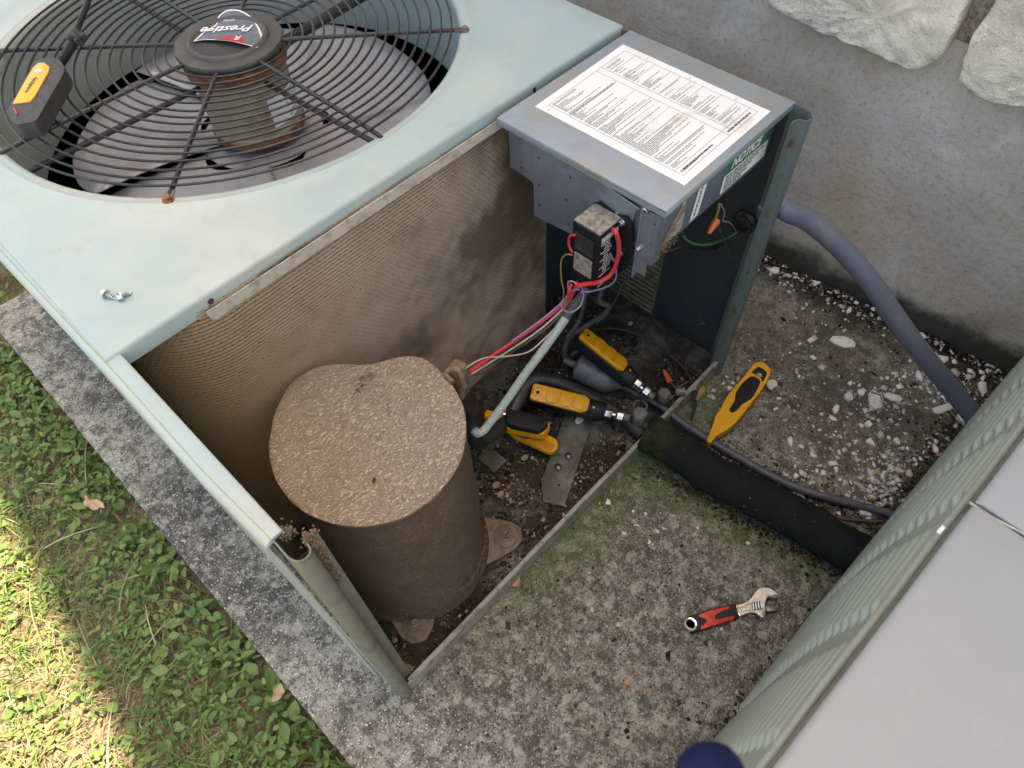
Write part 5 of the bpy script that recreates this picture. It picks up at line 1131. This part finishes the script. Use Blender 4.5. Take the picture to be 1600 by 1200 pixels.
m.tube([c0 - ax_ * .010, c0 - ax_ * .007, c0, c0 + ax_ * .006, c0 + ax_ * .009], [.0075, .0100, .0105, .0095, .006], 14); m.tube([c0 - ax_ * .004 - side_ * .014, c0 - side_ * .011, c0 - side_ * .004], [.004, .006, .006], 8); m.tube([c0 - ax_ * .014 - side_ * .008, c0 - ax_ * .010 - side_ * .004], .0045, 8); m.build('knob', M['grey_rubber'], hp)

# adjustable wrench
WO = (*(0.4157, -0.2754), 0.)
wr = thing('adjustable_wrench', 'small chrome adjustable wrench with red and black grip lying on the slab', 'wrench', WO)
flatpoly('handle', [(0.3620, -0.2316), (0.3693, -0.2315), (0.3757, -0.2346), (0.3835, -0.2401), (0.3979, -0.2475), (0.4270, -0.2667), (0.4340, -0.2728), (0.4325, -0.2785), (0.4243, -0.2877), (0.4149, -0.2854), (0.3826, -0.2667), (0.3660, -0.2567), (0.3576, -0.2518), (0.3527, -0.2455), (0.3529, -0.2395), (0.3562, -0.2345)], .001, .0130, M['black_rubber'], wr, WO, .003, 3)
flatpoly('red_grip', [(0.3805, -0.2410), (0.3951, -0.2482), (0.4247, -0.2673), (0.4221, -0.2707), (0.4111, -0.2653), (0.3987, -0.2604), (0.3935, -0.2627), (0.3945, -0.2659), (0.4164, -0.2809), (0.4136, -0.2843), (0.3819, -0.2659), (0.3654, -0.2570), (0.3698, -0.2546), (0.3805, -0.2566), (0.3843, -0.2540), (0.3800, -0.2457)], .0120, .0150, M['red_grip'], wr, WO, .0011, 2, 1)
for i in range(11):
    m = MB(); a_ = rel((0.3726, -0.2579, 0.0150), WO); b_ = rel((0.4100, -0.2813, 0.0150), WO); c_ = a_.lerp(b_, i / 10); d_ = (b_ - a_).normalized(); n_ = Vector((-d_.y, d_.x, 0)); m.tube([c_ - n_ * .004, c_ + n_ * .003], .0007, 5); m.build('grip_rib', M['red_grip'], wr)
ring = MB(); rc = rel((0.3618, -0.2413, 0.0140), WO); ring.lathe([(.0056, -.012), (.0056, .0022), (.0066, .0032), (.0094, .0032), (.0103, .0018), (.0100, -.012)], rc, 32, closed=True); ring.build('hang_ring', M['chrome'], wr, angle=50)
ring = MB(); ring.lathe([(.0056, .0024), (.0001, .0024)], (rc.x, rc.y, rc.z - .0004), 20); ring.build('hang_hole', M['slab'], wr)
flatpoly('head', [(0.4323, -0.2742), (0.4425, -0.2814), (0.4562, -0.2853), (0.4703, -0.2847), (0.4801, -0.2870), (0.4882, -0.2946), (0.4903, -0.3039), (0.4895, -0.3117), (0.4878, -0.3159), (0.4819, -0.3112), (0.4783, -0.3046), (0.4722, -0.3030), (0.4636, -0.3058), (0.4557, -0.3120), (0.4462, -0.3155), (0.4435, -0.3127), (0.4424, -0.3025), (0.4347, -0.2949), (0.4256, -0.2903), (0.4222, -0.2872), (0.4261, -0.2804)], .0015, .0145, M['chrome'], wr, WO, .0022, 3, 2)
flatpoly('shank_recess', [(0.4284, -0.2782), (0.4481, -0.2886), (0.4409, -0.2953), (0.4250, -0.2836)], .0140, .0152, M['steel'], wr, WO, .0006, 1, 0)
flatpoly('worm_slot', [(0.4515, -0.2891), (0.4629, -0.2991), (0.4539, -0.3073), (0.4423, -0.2976)], .0141, .0150, M['gunmetal'], wr, WO, .0002, 1, 0)
for i in range(4):
    m = MB(); a_ = rel((0.4520, -0.2916, 0.0148), WO); b_ = rel((0.4619, -0.2993, 0.0148), WO); c_ = a_.lerp(b_, i / 3); n_ = rel((0.4465, -0.2991, 0.0148), WO) - rel((0.4538, -0.2928, 0.0148), WO); m.tube([c_, c_ + n_ * .95], .0009, 8); m.build('worm_thread', M['chrome'], wr)
flatpoly('lower_jaw', [(0.4650, -0.3074), (0.4716, -0.3125), (0.4752, -0.3253), (0.4681, -0.3240), (0.4576, -0.3150), (0.4587, -0.3113)], .002, .0115, M['gunmetal'], wr, WO, .001, 2, 1)
flatpoly('jaw_shade', [(0.4765, -0.3021), (0.4809, -0.3052), (0.4899, -0.3164), (0.4871, -0.3161), (0.4765, -0.3059)], .0012, .007, M['gunmetal'], wr, WO, .0006, 1, 0)

# self-drilling screws on the cover
def hexscrew(H, T, label):
    H, T = Vector(H), Vector(T); ax_ = (T - H).normalized(); q = ax_.to_track_quat('Z', 'Y').to_matrix().to_4x4(); L = (T - H).length
    t = thing('hex_screw', label, 'screw', H, 'loose screws on the top cover')
    m = MB(); m.lathe([(.0001, -.0042), (.0034, -.0042), (.0040, -.0034), (.0040, 0), (.0001, 0)], (0, 0, 0), 6, q); m.build('hex_head', M['steel'], t, angle=20)
    m = MB(); m.lathe([(.0001, -.0003), (.0052, -.0003), (.0054, .0006), (.0001, .0010)], (0, 0, 0), 20, q); m.build('washer_face', M['steel'], t)
    m = MB(); pr = []; n = 14
    for i in range(n): z = .001 + (L - .001) * i / n; r = .0024 * (1 if i < n * .6 else 1 - (i - n * .6) / (n * .42)); pr += [(max(r, .0003), z), (max(r * .68, .0002), z + (L - .001) / n * .5)]
    m.lathe(pr + [(.0001, L)], (0, 0, 0), 10, q); m.build('thread', M['steel'], t, angle=15)
hexscrew((0.0349, 0.3771, 0.5602), (0.0388, 0.3660, 0.5568), 'silver hex head screw pointing at its twin, left of the pair on the cover')
hexscrew((0.0439, 0.3625, 0.5602), (0.0560, 0.3616, 0.5568), 'silver hex head screw right of its twin on the pale cover')

# snail shell
m = MB(); so_ = Vector((0.8260, -0.0954, 0.0080)); pts = []; rr = []
for i in range(60):
    t_ = i / 59; a_ = t_ * 2 * math.pi * 2.6; R_ = .0012 + .0062 * t_ ** 1.4; pts.append(so_ + Vector((R_ * math.cos(a_), R_ * math.sin(a_), .0045 * (1 - t_)))); rr.append(.0009 + .0048 * t_ ** 1.3)
m.tube(pts, rr, 12); one('snail_shell', m, M['shell'], 'bleached white snail shell beside the yellow tapered probe', 'shell')

# ------------------------------------------------------------------ fallen leaves and loose pieces
def leafobj(pts, z, mat, label, curlk=.006, name='fallen_leaf', cat='leaf', group='fallen dry leaves'):
    p = smoothpoly(pts, 3); c = Vector((sum(q[0] for q in p) / len(p), sum(q[1] for q in p) / len(p))); N = len(p); vv = []
    for r in range(5):
        k = 1 - r / 5
        for q in p: w = c + (Vector(q) - c) * k; vv.append((w.x - c.x, w.y - c.y, curlk * (k ** 2) * (.4 + noise.noise(Vector((w.x * 70, w.y * 70, 1)))) + .0015 * noise.noise(Vector((w.x * 200, w.y * 200, 2)))))
    vv.append((0, 0, 0)); n1_ = len(vv); vv += [(x, y, zz_ - .0006) for x, y, zz_ in vv]
    fs = [(r * N + i, r * N + (i + 1) % N, (r + 1) * N + (i + 1) % N, (r + 1) * N + i) for r in range(4) for i in range(N)] + [(4 * N + i, 4 * N + (i + 1) % N, n1_ - 1) for i in range(N)]
    fs += [tuple(j + n1_ for j in f)[::-1] for f in fs] + [(i, (i + 1) % N, n1_ + (i + 1) % N, n1_ + i) for i in range(N)]
    m_ = MB(); m_.add(vv, fs); o = m_.build(name, mat, angle=60); o.location = (c.x, c.y, z); return tag(o, label, cat, group)
leafobj([(-0.1712, 0.6667), (-0.1693, 0.6616), (-0.1719, 0.6554), (-0.1685, 0.6481), (-0.1610, 0.6430), (-0.1563, 0.6325), (-0.1561, 0.6218), (-0.1590, 0.6175), (-0.1643, 0.6248), (-0.1695, 0.6244), (-0.1746, 0.6284), (-0.1773, 0.6387), (-0.1802, 0.6449), (-0.1792, 0.6528), (-0.1738, 0.6575)], -.012, M['leaf_dry'], 'smooth tan dead leaf lying on green weeds away from the slab')
leafobj([(-0.1153, 0.1519), (-0.1171, 0.1440), (-0.1187, 0.1371), (-0.1226, 0.1390), (-0.1257, 0.1359), (-0.1326, 0.1358), (-0.1388, 0.1391), (-0.1391, 0.1427), (-0.1331, 0.1459), (-0.1282, 0.1514), (-0.1223, 0.1516)], -.012, M['leaf_dry'], 'crinkled tan dead leaf among weeds close to the slab edge')
leafobj([(0.7013, -0.0117), (0.7164, -0.0058), (0.7359, -0.0016), (0.7353, -0.0095), (0.7295, -0.0145), (0.7143, -0.0148), (0.7047, -0.0140)], .006, M['leaf_yellow'], 'small yellowed leaf on the slab right under the base lip corner')
leafobj([(0.2229, -0.0005), (0.2317, -0.0017), (0.2388, 0.0012), (0.2406, -0.0029), (0.2334, -0.0097), (0.2256, -0.0075)], .006, M['leaf_dry'], 'pale torn leaf scrap on the slab against the middle of the base lip')
crng = random.Random(5)
def chip(c, sx, sy, rot, h, label, mat='chip', name='paint_chip', cat='chip', group='white chips on the slab'):
    n = crng.choice((6, 7, 8)); pts = []
    for i in range(n):
        a_ = 2 * math.pi * i / n; r = crng.uniform(.68, 1.22); x, y = sx * r * math.cos(a_), sy * r * math.sin(a_); pts.append((x * math.cos(rot) - y * math.sin(rot), x * math.sin(rot) + y * math.cos(rot)))
    m_ = MB(); v = [(x, y, 0) for x, y in pts] + [(x * .97, y * .97, h * crng.uniform(.6, 1.)) for x, y in pts] + [(x * .5, y * .5, h * crng.uniform(.8, 1.3)) for x, y in pts] + [(0, 0, h)]
    m_.add(v, [(r * n + i, r * n + (i + 1) % n, (r + 1) * n + (i + 1) % n, (r + 1) * n + i) for r in range(2) for i in range(n)] + [(2 * n + i, 2 * n + (i + 1) % n, 3 * n) for i in range(n)] + [tuple(range(n - 1, -1, -1))])
    o = m_.build(name, M[mat], smooth=False); o.location = (c[0], c[1], .0005); return tag(o, label, cat, group)
for c_, sx, sy, ro, h_, lb_ in (
    ((1.0096, -0.1409), .026, .013, -1.0, .004, 'largest white chip, a flat leaf shaped flake alone on the slab'),
    ((1.0836, 0.0591), .013, .009, .3, .006, 'pinkish white rounded chip near the open unit corner post at the wall foot'),
    ((1.0865, -0.1098), .009, .0045, .2, .005, 'small tan chip by itself against the wall foot'),
    ((0.9223, -0.2499), .017, .013, .5, .007, 'grey white broken lump at the middle of the chip cluster'),
    ((0.9524, -0.2705), .018, .008, -1.1, .003, 'long thin white flake right of the grey white lump'),
    ((0.9248, -0.2234), .011, .007, .2, .004, 'white flake left of the grey white lump'),
    ((0.8982, -0.2111), .010, .008, .9, .009, 'thick white crumb that casts a dark spot, near the cluster'),
    ((0.8602, -0.2066), .011, .0052, .3, .004, 'neat rectangular white chip below the thick crumb'),
    ((0.8688, -0.2643), .008, .006, .4, .007, 'round white pebble on bare slab below the chip cluster'),
    ((0.8381, -0.2853), .009, .006, 1.4, .005, 'lone upright white chip on bare slab nearer the louvered unit'),
    ((1.0278, -0.2830), .013, .006, .9, .004, 'white chip lying beside the grey conduit on its yard side'),
    ((1.0919, -0.2962), .016, .009, -.5, .004, 'white chip between the grey conduit and the wall'),
    ((0.9887, -0.3473), .030, .008, -.5, .003, 'long curled white paint flake just below the grey conduit'),
    ((1.0819, -0.3768), .020, .009, .5, .005, 'bright white chip near the wall where the louvered unit meets it'),
    ((0.9912, -0.3802), .011, .009, .4, .010, 'square white block under the conduit end'),
    ((0.7104, -0.3421), .011, .011, .2, .008, 'square cream stone chip between the thin line and louvered unit'),
    ((0.7456, -0.1826), .010, .006, .5, .005, 'isolated pale chip above the thin line near the slab middle'),
    ((0.8711, -0.3174), .008, .005, 1.2, .005, 'small cream chip close to the louvered side near broken slab edge'),
    ((0.9005, -0.3742), .011, .006, .8, .004, 'bluish white chip touching the louvered side panel'),
    ((0.7704, -0.0412), .006, .006, .8, .005, 'small white chip left of the yellow tapered probe')):
    chip(c_, sx, sy, ro, h_, lb_)

def bits(name, P, size, flat, mat, tints, label, kind='stuff', zc=.0):
    """many irregular crumbs as one mesh: P (n,3)"""
    n = len(P); base = np.array([(a, b, c) for c in (-1, 1) for b in (-1, 1) for a in (-1, 1)], float)
    Vv = base[None] * (.62 + .38 * rng.random((n, 8, 1))) + rng.normal(0, .18, (n, 8, 3))
    s_ = size[:, None] * np.stack([rng.uniform(.5, 1.5, n), rng.uniform(.5, 1.1, n), flat * rng.uniform(.5, 1.3, n)], 1); Vv *= s_[:, None] * .5
    a_ = rng.uniform(0, 6.28, n); c, s = np.cos(a_)[:, None], np.sin(a_)[:, None]; ti = rng.normal(0, .25, n)[:, None]
    x = Vv[..., 0] * c - Vv[..., 1] * s; y = Vv[..., 0] * s + Vv[..., 1] * c; z = Vv[..., 2] + x * ti
    Vv = np.stack([x, y, z], 2) + P[:, None]; Vv[..., 2] += size[:, None] * flat * .3
    q = np.array([(0, 2, 3, 1), (4, 5, 7, 6), (0, 1, 5, 4), (2, 6, 7, 3), (0, 4, 6, 2), (1, 3, 7, 5)])
    F_ = (np.arange(n)[:, None, None] * 8 + q[None]).reshape(-1, 4)
    return Vv.reshape(-1, 3), F_, np.repeat(tints, 8)
def bitsobj(name, P, size, flat, mat, tints, parent=None, label=None):
    V_, F_, t_ = bits(name, np.asarray(P, float), np.asarray(size, float), flat, mat, tints, label)
    if parent is unit: V_ = V_ - np.array(UO)[None]
    o = npmesh(name, V_, F_, mat, parent, smooth=False, attrs={'tint': t_}); tag(o, kind='stuff', label=label)
    return o
def scat(cs):
    out = []
    for (x, y), sx, sy, n in cs: out.append(np.stack([rng.normal(x, sx, n), rng.normal(y, sy, n), np.zeros(n)], 1))
    return np.concatenate(out)
def wallx(y): return 1.1236 - .0638 * y
# white litter
n = 300; yy = rng.uniform(-.46, .12, n); xx = wallx(yy) - np.abs(rng.normal(0, .035, n)) - .004
P1 = np.stack([xx, yy, np.zeros(n)], 1)
P2 = scat([((0.9190, -0.2504), .035, .022, 90), ((1.0089, -0.2859), .05, .03, 110), ((1.0495, -0.3519), .03, .04, 150), ((0.7705, -0.3278), .035, .028, 190), ((0.8146, -0.3399), .03, .02, 90), ((0.7105, -0.2359), .05, .015, 80), ((0.8038, -0.2441), .07, .05, 90), ((0.9198, -0.0996), .12, .07, 110), ((0.9034, -0.3717), .04, .02, 50), ((0.7539, -0.3535), .02, .012, 40), ((0.7661, -0.0300), .03, .02, 20), ((0.4611, -0.3053), .2, .12, 60), ((0.4614, -0.0714), .03, .06, 40)])
P = np.concatenate([P1, P2]); yv = P[:, 1]; ok = (P[:, 0] < wallx(yv) - .003) & (P[:, 1] < -.012) | ((P[:, 0] > .83) & (P[:, 0] < wallx(yv) - .003)); P = P[ok]
sz = np.clip(rng.lognormal(math.log(.0045), .5, len(P)), .0018, .013)
bitsobj('white_chip_litter', P, sz, .35, M['whitebits'], rng.random(len(P)), label='fine white paint and stone litter spread over the slab')
# brown mulch and grit
n = 3000; yy = rng.uniform(-.50, .10, n); xx = wallx(yy) - np.abs(rng.normal(0, .03, n)) * (1 + 1.6 * np.clip(-yy - .25, 0, 1) * 3); P1 = np.stack([xx, yy, np.zeros(n)], 1)
n = 4200; xx = rng.uniform(.62, 1.13, n); yy = -.358 - .055 * (xx - .1) + np.abs(rng.normal(0, .026, n)) * np.clip((xx - .55) * 3, .35, 1.15); P2 = np.stack([xx, yy, np.zeros(n)], 1)
n = 1500; t_ = rng.random(n); cx_ = .598 + (.675 - .598) * t_; cy_ = -.06 - .34 * t_; P3 = np.stack([cx_ + .02 + np.abs(rng.normal(0, .020, n)), cy_, np.zeros(n)], 1)
n = 900; t_ = rng.random(n); P4 = np.stack([.540 + (.600 - .540) * t_ + .0 - np.abs(rng.normal(0, .012, n)), -.02 - .36 * t_, np.zeros(n)], 1)
n = 500; xx = rng.uniform(.05, .6, n); P5 = np.stack([xx, -.358 - .055 * (xx - .1) + np.abs(rng.normal(0, .010, n)) + .003, np.zeros(n)], 1)
P6 = np.stack([rng.uniform(.0, 1.1, 700), rng.uniform(-.36, -.005, 700), np.zeros(700)], 1)
P = np.concatenate([P1, P2, P3, P4, P5, P6]); ok = (P[:, 0] < wallx(P[:, 1]) - .002) & ((P[:, 1] < -.006) | (P[:, 0] > .812)); P = P[ok]; k_ = rng.random(len(P))
bitsobj('mulch_and_grit', P, np.clip(rng.lognormal(math.log(.0028), .45, len(P)), .0012, .009), .4, M['speckle'], k_ * .86, label='brown mulch and grit gathered along wall, pipe and unit feet')
# debris in the base pan
n = 15000; X_ = rng.uniform(.02, .79, n); Y_ = rng.uniform(.008, .275, n)
dv = np.array([noise.fractal(Vector((a_ * 16, b_ * 16, 3)), 1, 2, 5) for a_, b_ in zip(X_, Y_)])
# the clean strip of the mounting plate and the boss stay mostly bare
ca, sa = math.cos(math.atan2(.123, .262)), math.sin(math.atan2(.123, .262)); lx = (X_ - .375) * ca + (Y_ - .05) * sa; ly = -(X_ - .375) * sa + (Y_ - .05) * ca
onpl = (lx > -.01) & (lx < .29) & (abs(ly) < .023)
ok = ((dv > -.12) & ~(onpl & (rng.random(n) < .82)) & ~((np.hypot(X_ - .70, Y_ - .165) < .08) & (np.hypot(X_ - .712, Y_ - .165) > .036) & (rng.random(n) < .8))) & (np.hypot(X_ - CC.x, Y_ - CC.y) > .12)
X_, Y_, dv, onp = X_[ok], Y_[ok], dv[ok], onpl[ok]
P = np.stack([X_, Y_, .0155 + .005 * np.clip(dv + .1, 0, 1) + .006 * onp], 1)
bitsobj('pan_debris', P, np.clip(rng.lognormal(math.log(.0021), .55, len(P)), .0008, .009), .55, M['speckle'], rng.random(len(P)) ** 1.25, unit)
P = scat([((0.2415, 0.0710), .05, .03, 0), ((0.3215, 0.1353), .03, .03, 60), ((0.4168, 0.0321), .06, .02, 90), ((0.3181, 0.0871), .05, .02, 90), ((0.7028, 0.0298), .03, .02, 40), ((0.4352, 0.1215), .03, .03, 60)]); P = P[(P[:, 1] > .01) & (P[:, 1] < .28)]; P[:, 2] = .02
bitsobj('pan_grit', P, np.clip(rng.lognormal(math.log(.003), .4, len(P)), .0015, .006), .6, M['speckle'], rng.uniform(.7, 1., len(P)), unit)
# fine dust flecks, twigs on pan and slab
def twigs(n, fx, name, parent, mat, r=.0005, L=(.01, .03)):
    m_ = MB() if parent is not unit else UB()
    for i in range(n):
        x, y, z = fx(); a_ = random.uniform(0, 6.28); l_ = random.uniform(*L); p = Vector((x, y, z)); d_ = Vector((math.cos(a_), math.sin(a_), random.uniform(-.05, .2))) * l_; mid = p + d_ * .5 + Vector((random.gauss(0, .003), random.gauss(0, .003), .002)); m_.tube([p, mid, p + d_], r, 4, False)
    return tag(m_.build(name, mat, parent, smooth=False), kind='stuff')
twigs(90, lambda: (random.uniform(.02, .78), random.uniform(.01, .27), .026), 'pan_twigs', unit, M['brown_wire'])
tg = twigs(120, lambda: ((lambda x: (x, -.35 - .055 * (x - .1) + abs(random.gauss(0, .02)), .004))(random.uniform(.1, 1.1))), 'twig_litter', None, M['straw']); tag(tg, 'dry twigs and straw litter at the louvered unit base')
tg = twigs(70, lambda: (random.uniform(.53, .60), random.uniform(-.3, -.01), .004), 'straw_litter', None, M['straw']); tag(tg, 'dry straw litter caught along the black foam pipe')

# ================================================================== WEEDS AND GRASS
def fieldnoise(x, y, s, o): return np.array([noise.noise(Vector((a_ * s + o, b_ * s - o, o))) for a_, b_ in zip(x, y)])
def tufts(n, xr, yr):
    x = rng.uniform(*xr, n); y = rng.uniform(*yr, n); return x, y
EDGE = -.1150
# leaves: rosettes of ovate weed leaves
nr_ = 8200; x, y = tufts(nr_, (-1.0, EDGE - .002), (-.5, 1.75)); x2, y2 = tufts(900, (-.3, 1.0), (1.225, 1.9)); x, y = np.r_[x, x2], np.r_[y, y2]
dn = fieldnoise(x, y, 9, 2.3); edged = np.clip(1 - (EDGE - x) / .16, 0, 1); edged[y > 1.22] = .6
keep = rng.random(len(x)) < np.clip(.55 + 1.2 * dn + .62 * edged, .06, 1); x, y, dn, edged = x[keep], y[keep], dn[keep], edged[keep]
k = rng.integers(3, 7, len(x)); X_ = np.repeat(x, k); Y_ = np.repeat(y, k); E_ = np.repeat(edged, k); tb = np.repeat(rng.random(len(x)), k)
n = len(X_); an = rng.uniform(0, 2 * math.pi, n); out_ = rng.uniform(.002, .018, n)
Lf = np.clip(rng.lognormal(math.log(.0135), .38, n), .006, .034) * (.72 + .45 * E_); Wf_ = Lf * rng.uniform(.34, .72, n)
hz = rng.uniform(.006, .040, n) * (.55 + .75 * E_); pit_ = rng.normal(-.05, .35, n); roll = rng.normal(0, .35, n)
# template: base, three pairs, tip with midrib vertices (folded)
T = np.array([(0, 0, 0), (.22, .40, .06), (.22, 0, -.02), (.22, -.40, .06), (.52, .50, .07), (.52, 0, -.03), (.52, -.50, .07), (.80, .27, .03), (.80, 0, -.03), (.80, -.27, .03), (1.02, 0, -.07)])
TF = np.array([(0, 2, 1, 1), (0, 3, 2, 2), (1, 2, 5, 4), (2, 3, 6, 5), (4, 5, 8, 7), (5, 6, 9, 8), (7, 8, 10, 10), (8, 9, 10, 10)])
def place_leaves(X_, Y_, hz, an, Lf, Wf_, pit_, roll, out_, z0=-.068):
    n = len(X_); px = T[None, :, 0] * Lf[:, None]; py = T[None, :, 1] * Wf_[:, None]; pz = T[None, :, 2] * Lf[:, None]
    cr_, sr_ = np.cos(roll)[:, None], np.sin(roll)[:, None]; py, pz = py * cr_ - pz * sr_, py * sr_ + pz * cr_
    cp, sp_ = np.cos(pit_)[:, None], np.sin(pit_)[:, None]; px, pz = px * cp - pz * sp_, px * sp_ + pz * cp
    px = px + out_[:, None]; ca_, sa_ = np.cos(an)[:, None], np.sin(an)[:, None]
    return np.stack([px * ca_ - py * sa_ + X_[:, None], px * sa_ + py * ca_ + Y_[:, None], pz + hz[:, None] + z0], 2)
V = place_leaves(X_, Y_, hz, an, Lf, Wf_, pit_, roll, out_)
over = (V[..., 0].max(1) > EDGE + .004) & (V[..., 1].min(1) < 1.22); V = V[~over]; tb = tb[~over]; n = len(V)
tris = []
TFt = [(0, 2, 1), (0, 3, 2), (1, 2, 5), (1, 5, 4), (2, 3, 6), (2, 6, 5), (4, 5, 8), (4, 8, 7), (5, 6, 9), (5, 9, 8), (7, 8, 10), (8, 9, 10)]
Ft = (np.arange(n)[:, None, None] * 11 + np.array(TFt)[None]).reshape(-1, 3)
ti = np.clip(tb * .6 + rng.random(n) * .42, 0, 1)
wd = npmesh('broadleaf_weeds', V.reshape(-1, 3), Ft, M['weed'], None, True, 180, {'tint': np.repeat(ti, 11)}); tag(wd, 'low broadleaf weeds growing thick along the slab edge', 'weeds', kind='stuff')
# grass blades and straw: thin bent ribbons
def ribbons(name, n, xr, yr, L, w, hmax, mat, label, cat, dens, lay=.3, tintf=None):
    x, y = tufts(n, xr, yr); d_ = fieldnoise(x, y, 7, 5.1); keep = rng.random(n) < dens(x, y, d_); x, y = x[keep], y[keep]; n = len(x)
    an = rng.uniform(0, 6.283, n); l_ = rng.uniform(*L, n); bend = rng.normal(0, .5, n); s_ = np.linspace(0, 1, 5)
    a_ = an[:, None] + bend[:, None] * s_[None]; dx = np.cumsum(np.cos(a_) * l_[:, None] / 4, 1); dy = np.cumsum(np.sin(a_) * l_[:, None] / 4, 1)
    z = -.067 + hmax * rng.random(n)[:, None] * np.sin(np.pi * (.15 + .75 * s_))[None] + .004 * rng.random(n)[:, None] + lay * l_[:, None] * s_[None] * rng.random(n)[:, None]
    ww = w * rng.uniform(.6, 1.3, n)[:, None] * (1 - s_[None] ** 2 * .85) / 2
    cx_, cy_ = x[:, None] + dx, y[:, None] + dy; nx_, ny_ = -np.sin(a_) * ww, np.cos(a_) * ww
    V_ = np.stack([np.stack([cx_ + nx_, cy_ + ny_, z + ww * .5], 2), np.stack([cx_ - nx_, cy_ - ny_, z], 2)], 2)   # n,5,2,3
    bad = (V_[..., 0].max((1, 2)) > EDGE + .02) & (V_[..., 1].min((1, 2)) < 1.22) & (V_[..., 1].max((1, 2)) > -1.5); V_ = V_[~bad]; n = len(V_)
    q = np.array([(2 * i, 2 * i + 1, 2 * i + 3, 2 * i + 2) for i in range(4)]); F_ = (np.arange(n)[:, None, None] * 10 + q[None]).reshape(-1, 4)
    o = npmesh(name, V_.reshape(-1, 3), F_, mat, None, True, 180, {'tint': np.repeat(rng.random(n), 10)}); return tag(o, label, cat, kind='stuff')
ribbons('grass', 17000, (-1.0, EDGE), (-.5, 1.75), (.015, .06), .0022, .022, M['blade_g'], 'thin green grass mixed through the weeds', 'grass', lambda x, y, d: np.clip(.6 + 1.2 * d, .1, 1))
ribbons('dead_straw', 15000, (-1.0, EDGE - .005), (-.5, 1.75), (.012, .055), .0014, .012, M['straw'], 'dry straw and thatch between the weeds', 'straw', lambda x, y, d: np.clip(.75 - 1.3 * d - .45 * np.clip(1 - (EDGE - x) / .1, 0, 1), .1, 1), .12)
ribbons('long_stems', 260, (-.8, EDGE - .01), (-.4, 1.6), (.07, .16), .0020, .04, M['straw'], 'long bleached grass stems arching over the weeds', 'grass stems', lambda x, y, d: np.ones_like(x), .1)

# ================================================================== PHOTOGRAPHER'S SHOE AND GLOVED FINGER
sh_o = Vector((*(-0.1273, -0.0028), -.0)); fw = Vector((.55, .83, 0)).normalized(); sd_ = Vector((fw.y, -fw.x, 0)); shoe = thing('shoe', 'rounded brown grey shoe toe poking in at bottom edge on slab corner', 'shoe', sh_o)
vv = []; n = 24; prof_ = [(0, .012, .012, .018), (.004, .026, .028, .026), (.015, .036, .034, .034), (.05, .045, .040, .046), (.11, .046, .042, .060), (.17, .040, .040, .085), (.24, .036, .036, .100), (.275, .030, .030, .095), (.285, .012, .012, .07)]
m = MB()
for d_, wl_, wr_, h_ in prof_:
    for k_ in range(n):
        a_ = math.pi * 2 * k_ / n; s_ = math.cos(a_); hh = max(0, math.sin(a_)) ** .8 * h_ if math.sin(a_) > 0 else -.0
        p = -fw * d_ + sd_ * (s_ * (wl_ if s_ > 0 else wr_)); vv.append((p.x, p.y, .004 + hh))
m.add(vv, [(i * n + j, i * n + (j + 1) % n, (i + 1) * n + (j + 1) % n, (i + 1) * n + j) for i in range(len(prof_) - 1) for j in range(n)] + [tuple(range(n)), tuple((len(prof_) - 1) * n + j for j in range(n))])
m.build('upper', M['shoe'], shoe, angle=80)
m = MB()
pl_ = [(-fw * d_ + sd_ * wl_ * 1.04) for d_, wl_, wr_, h_ in prof_] + [(-fw * d_ - sd_ * wr_ * 1.04) for d_, wl_, wr_, h_ in prof_[::-1]]; m.prism([(p.x, p.y) for p in pl_], .0, .012); m.build('sole', M['grey_rubber'], shoe, bevel=.002)
g0 = Vector((0.0442, -0.3121, 0.8000)); m = MB(); dirg = Vector((-.45, -.62, -.05)).normalized()
gp = [g0 + dirg * d_ for d_ in (-.0150, -.0142, -.012, -.008, -.002, .010, .028, .050, .075)]
m.tube(gp, [.002, .0060, .0095, .0120, .0132, .0135, .0140, .0148, .0150], 20); fing = m.build('gloved_finger', M['denim'], angle=80); tag(fing, 'rounded navy blue gloved fingertip at the bottom edge before the louvered unit', 'glove')
bpy.context.view_layer.update()
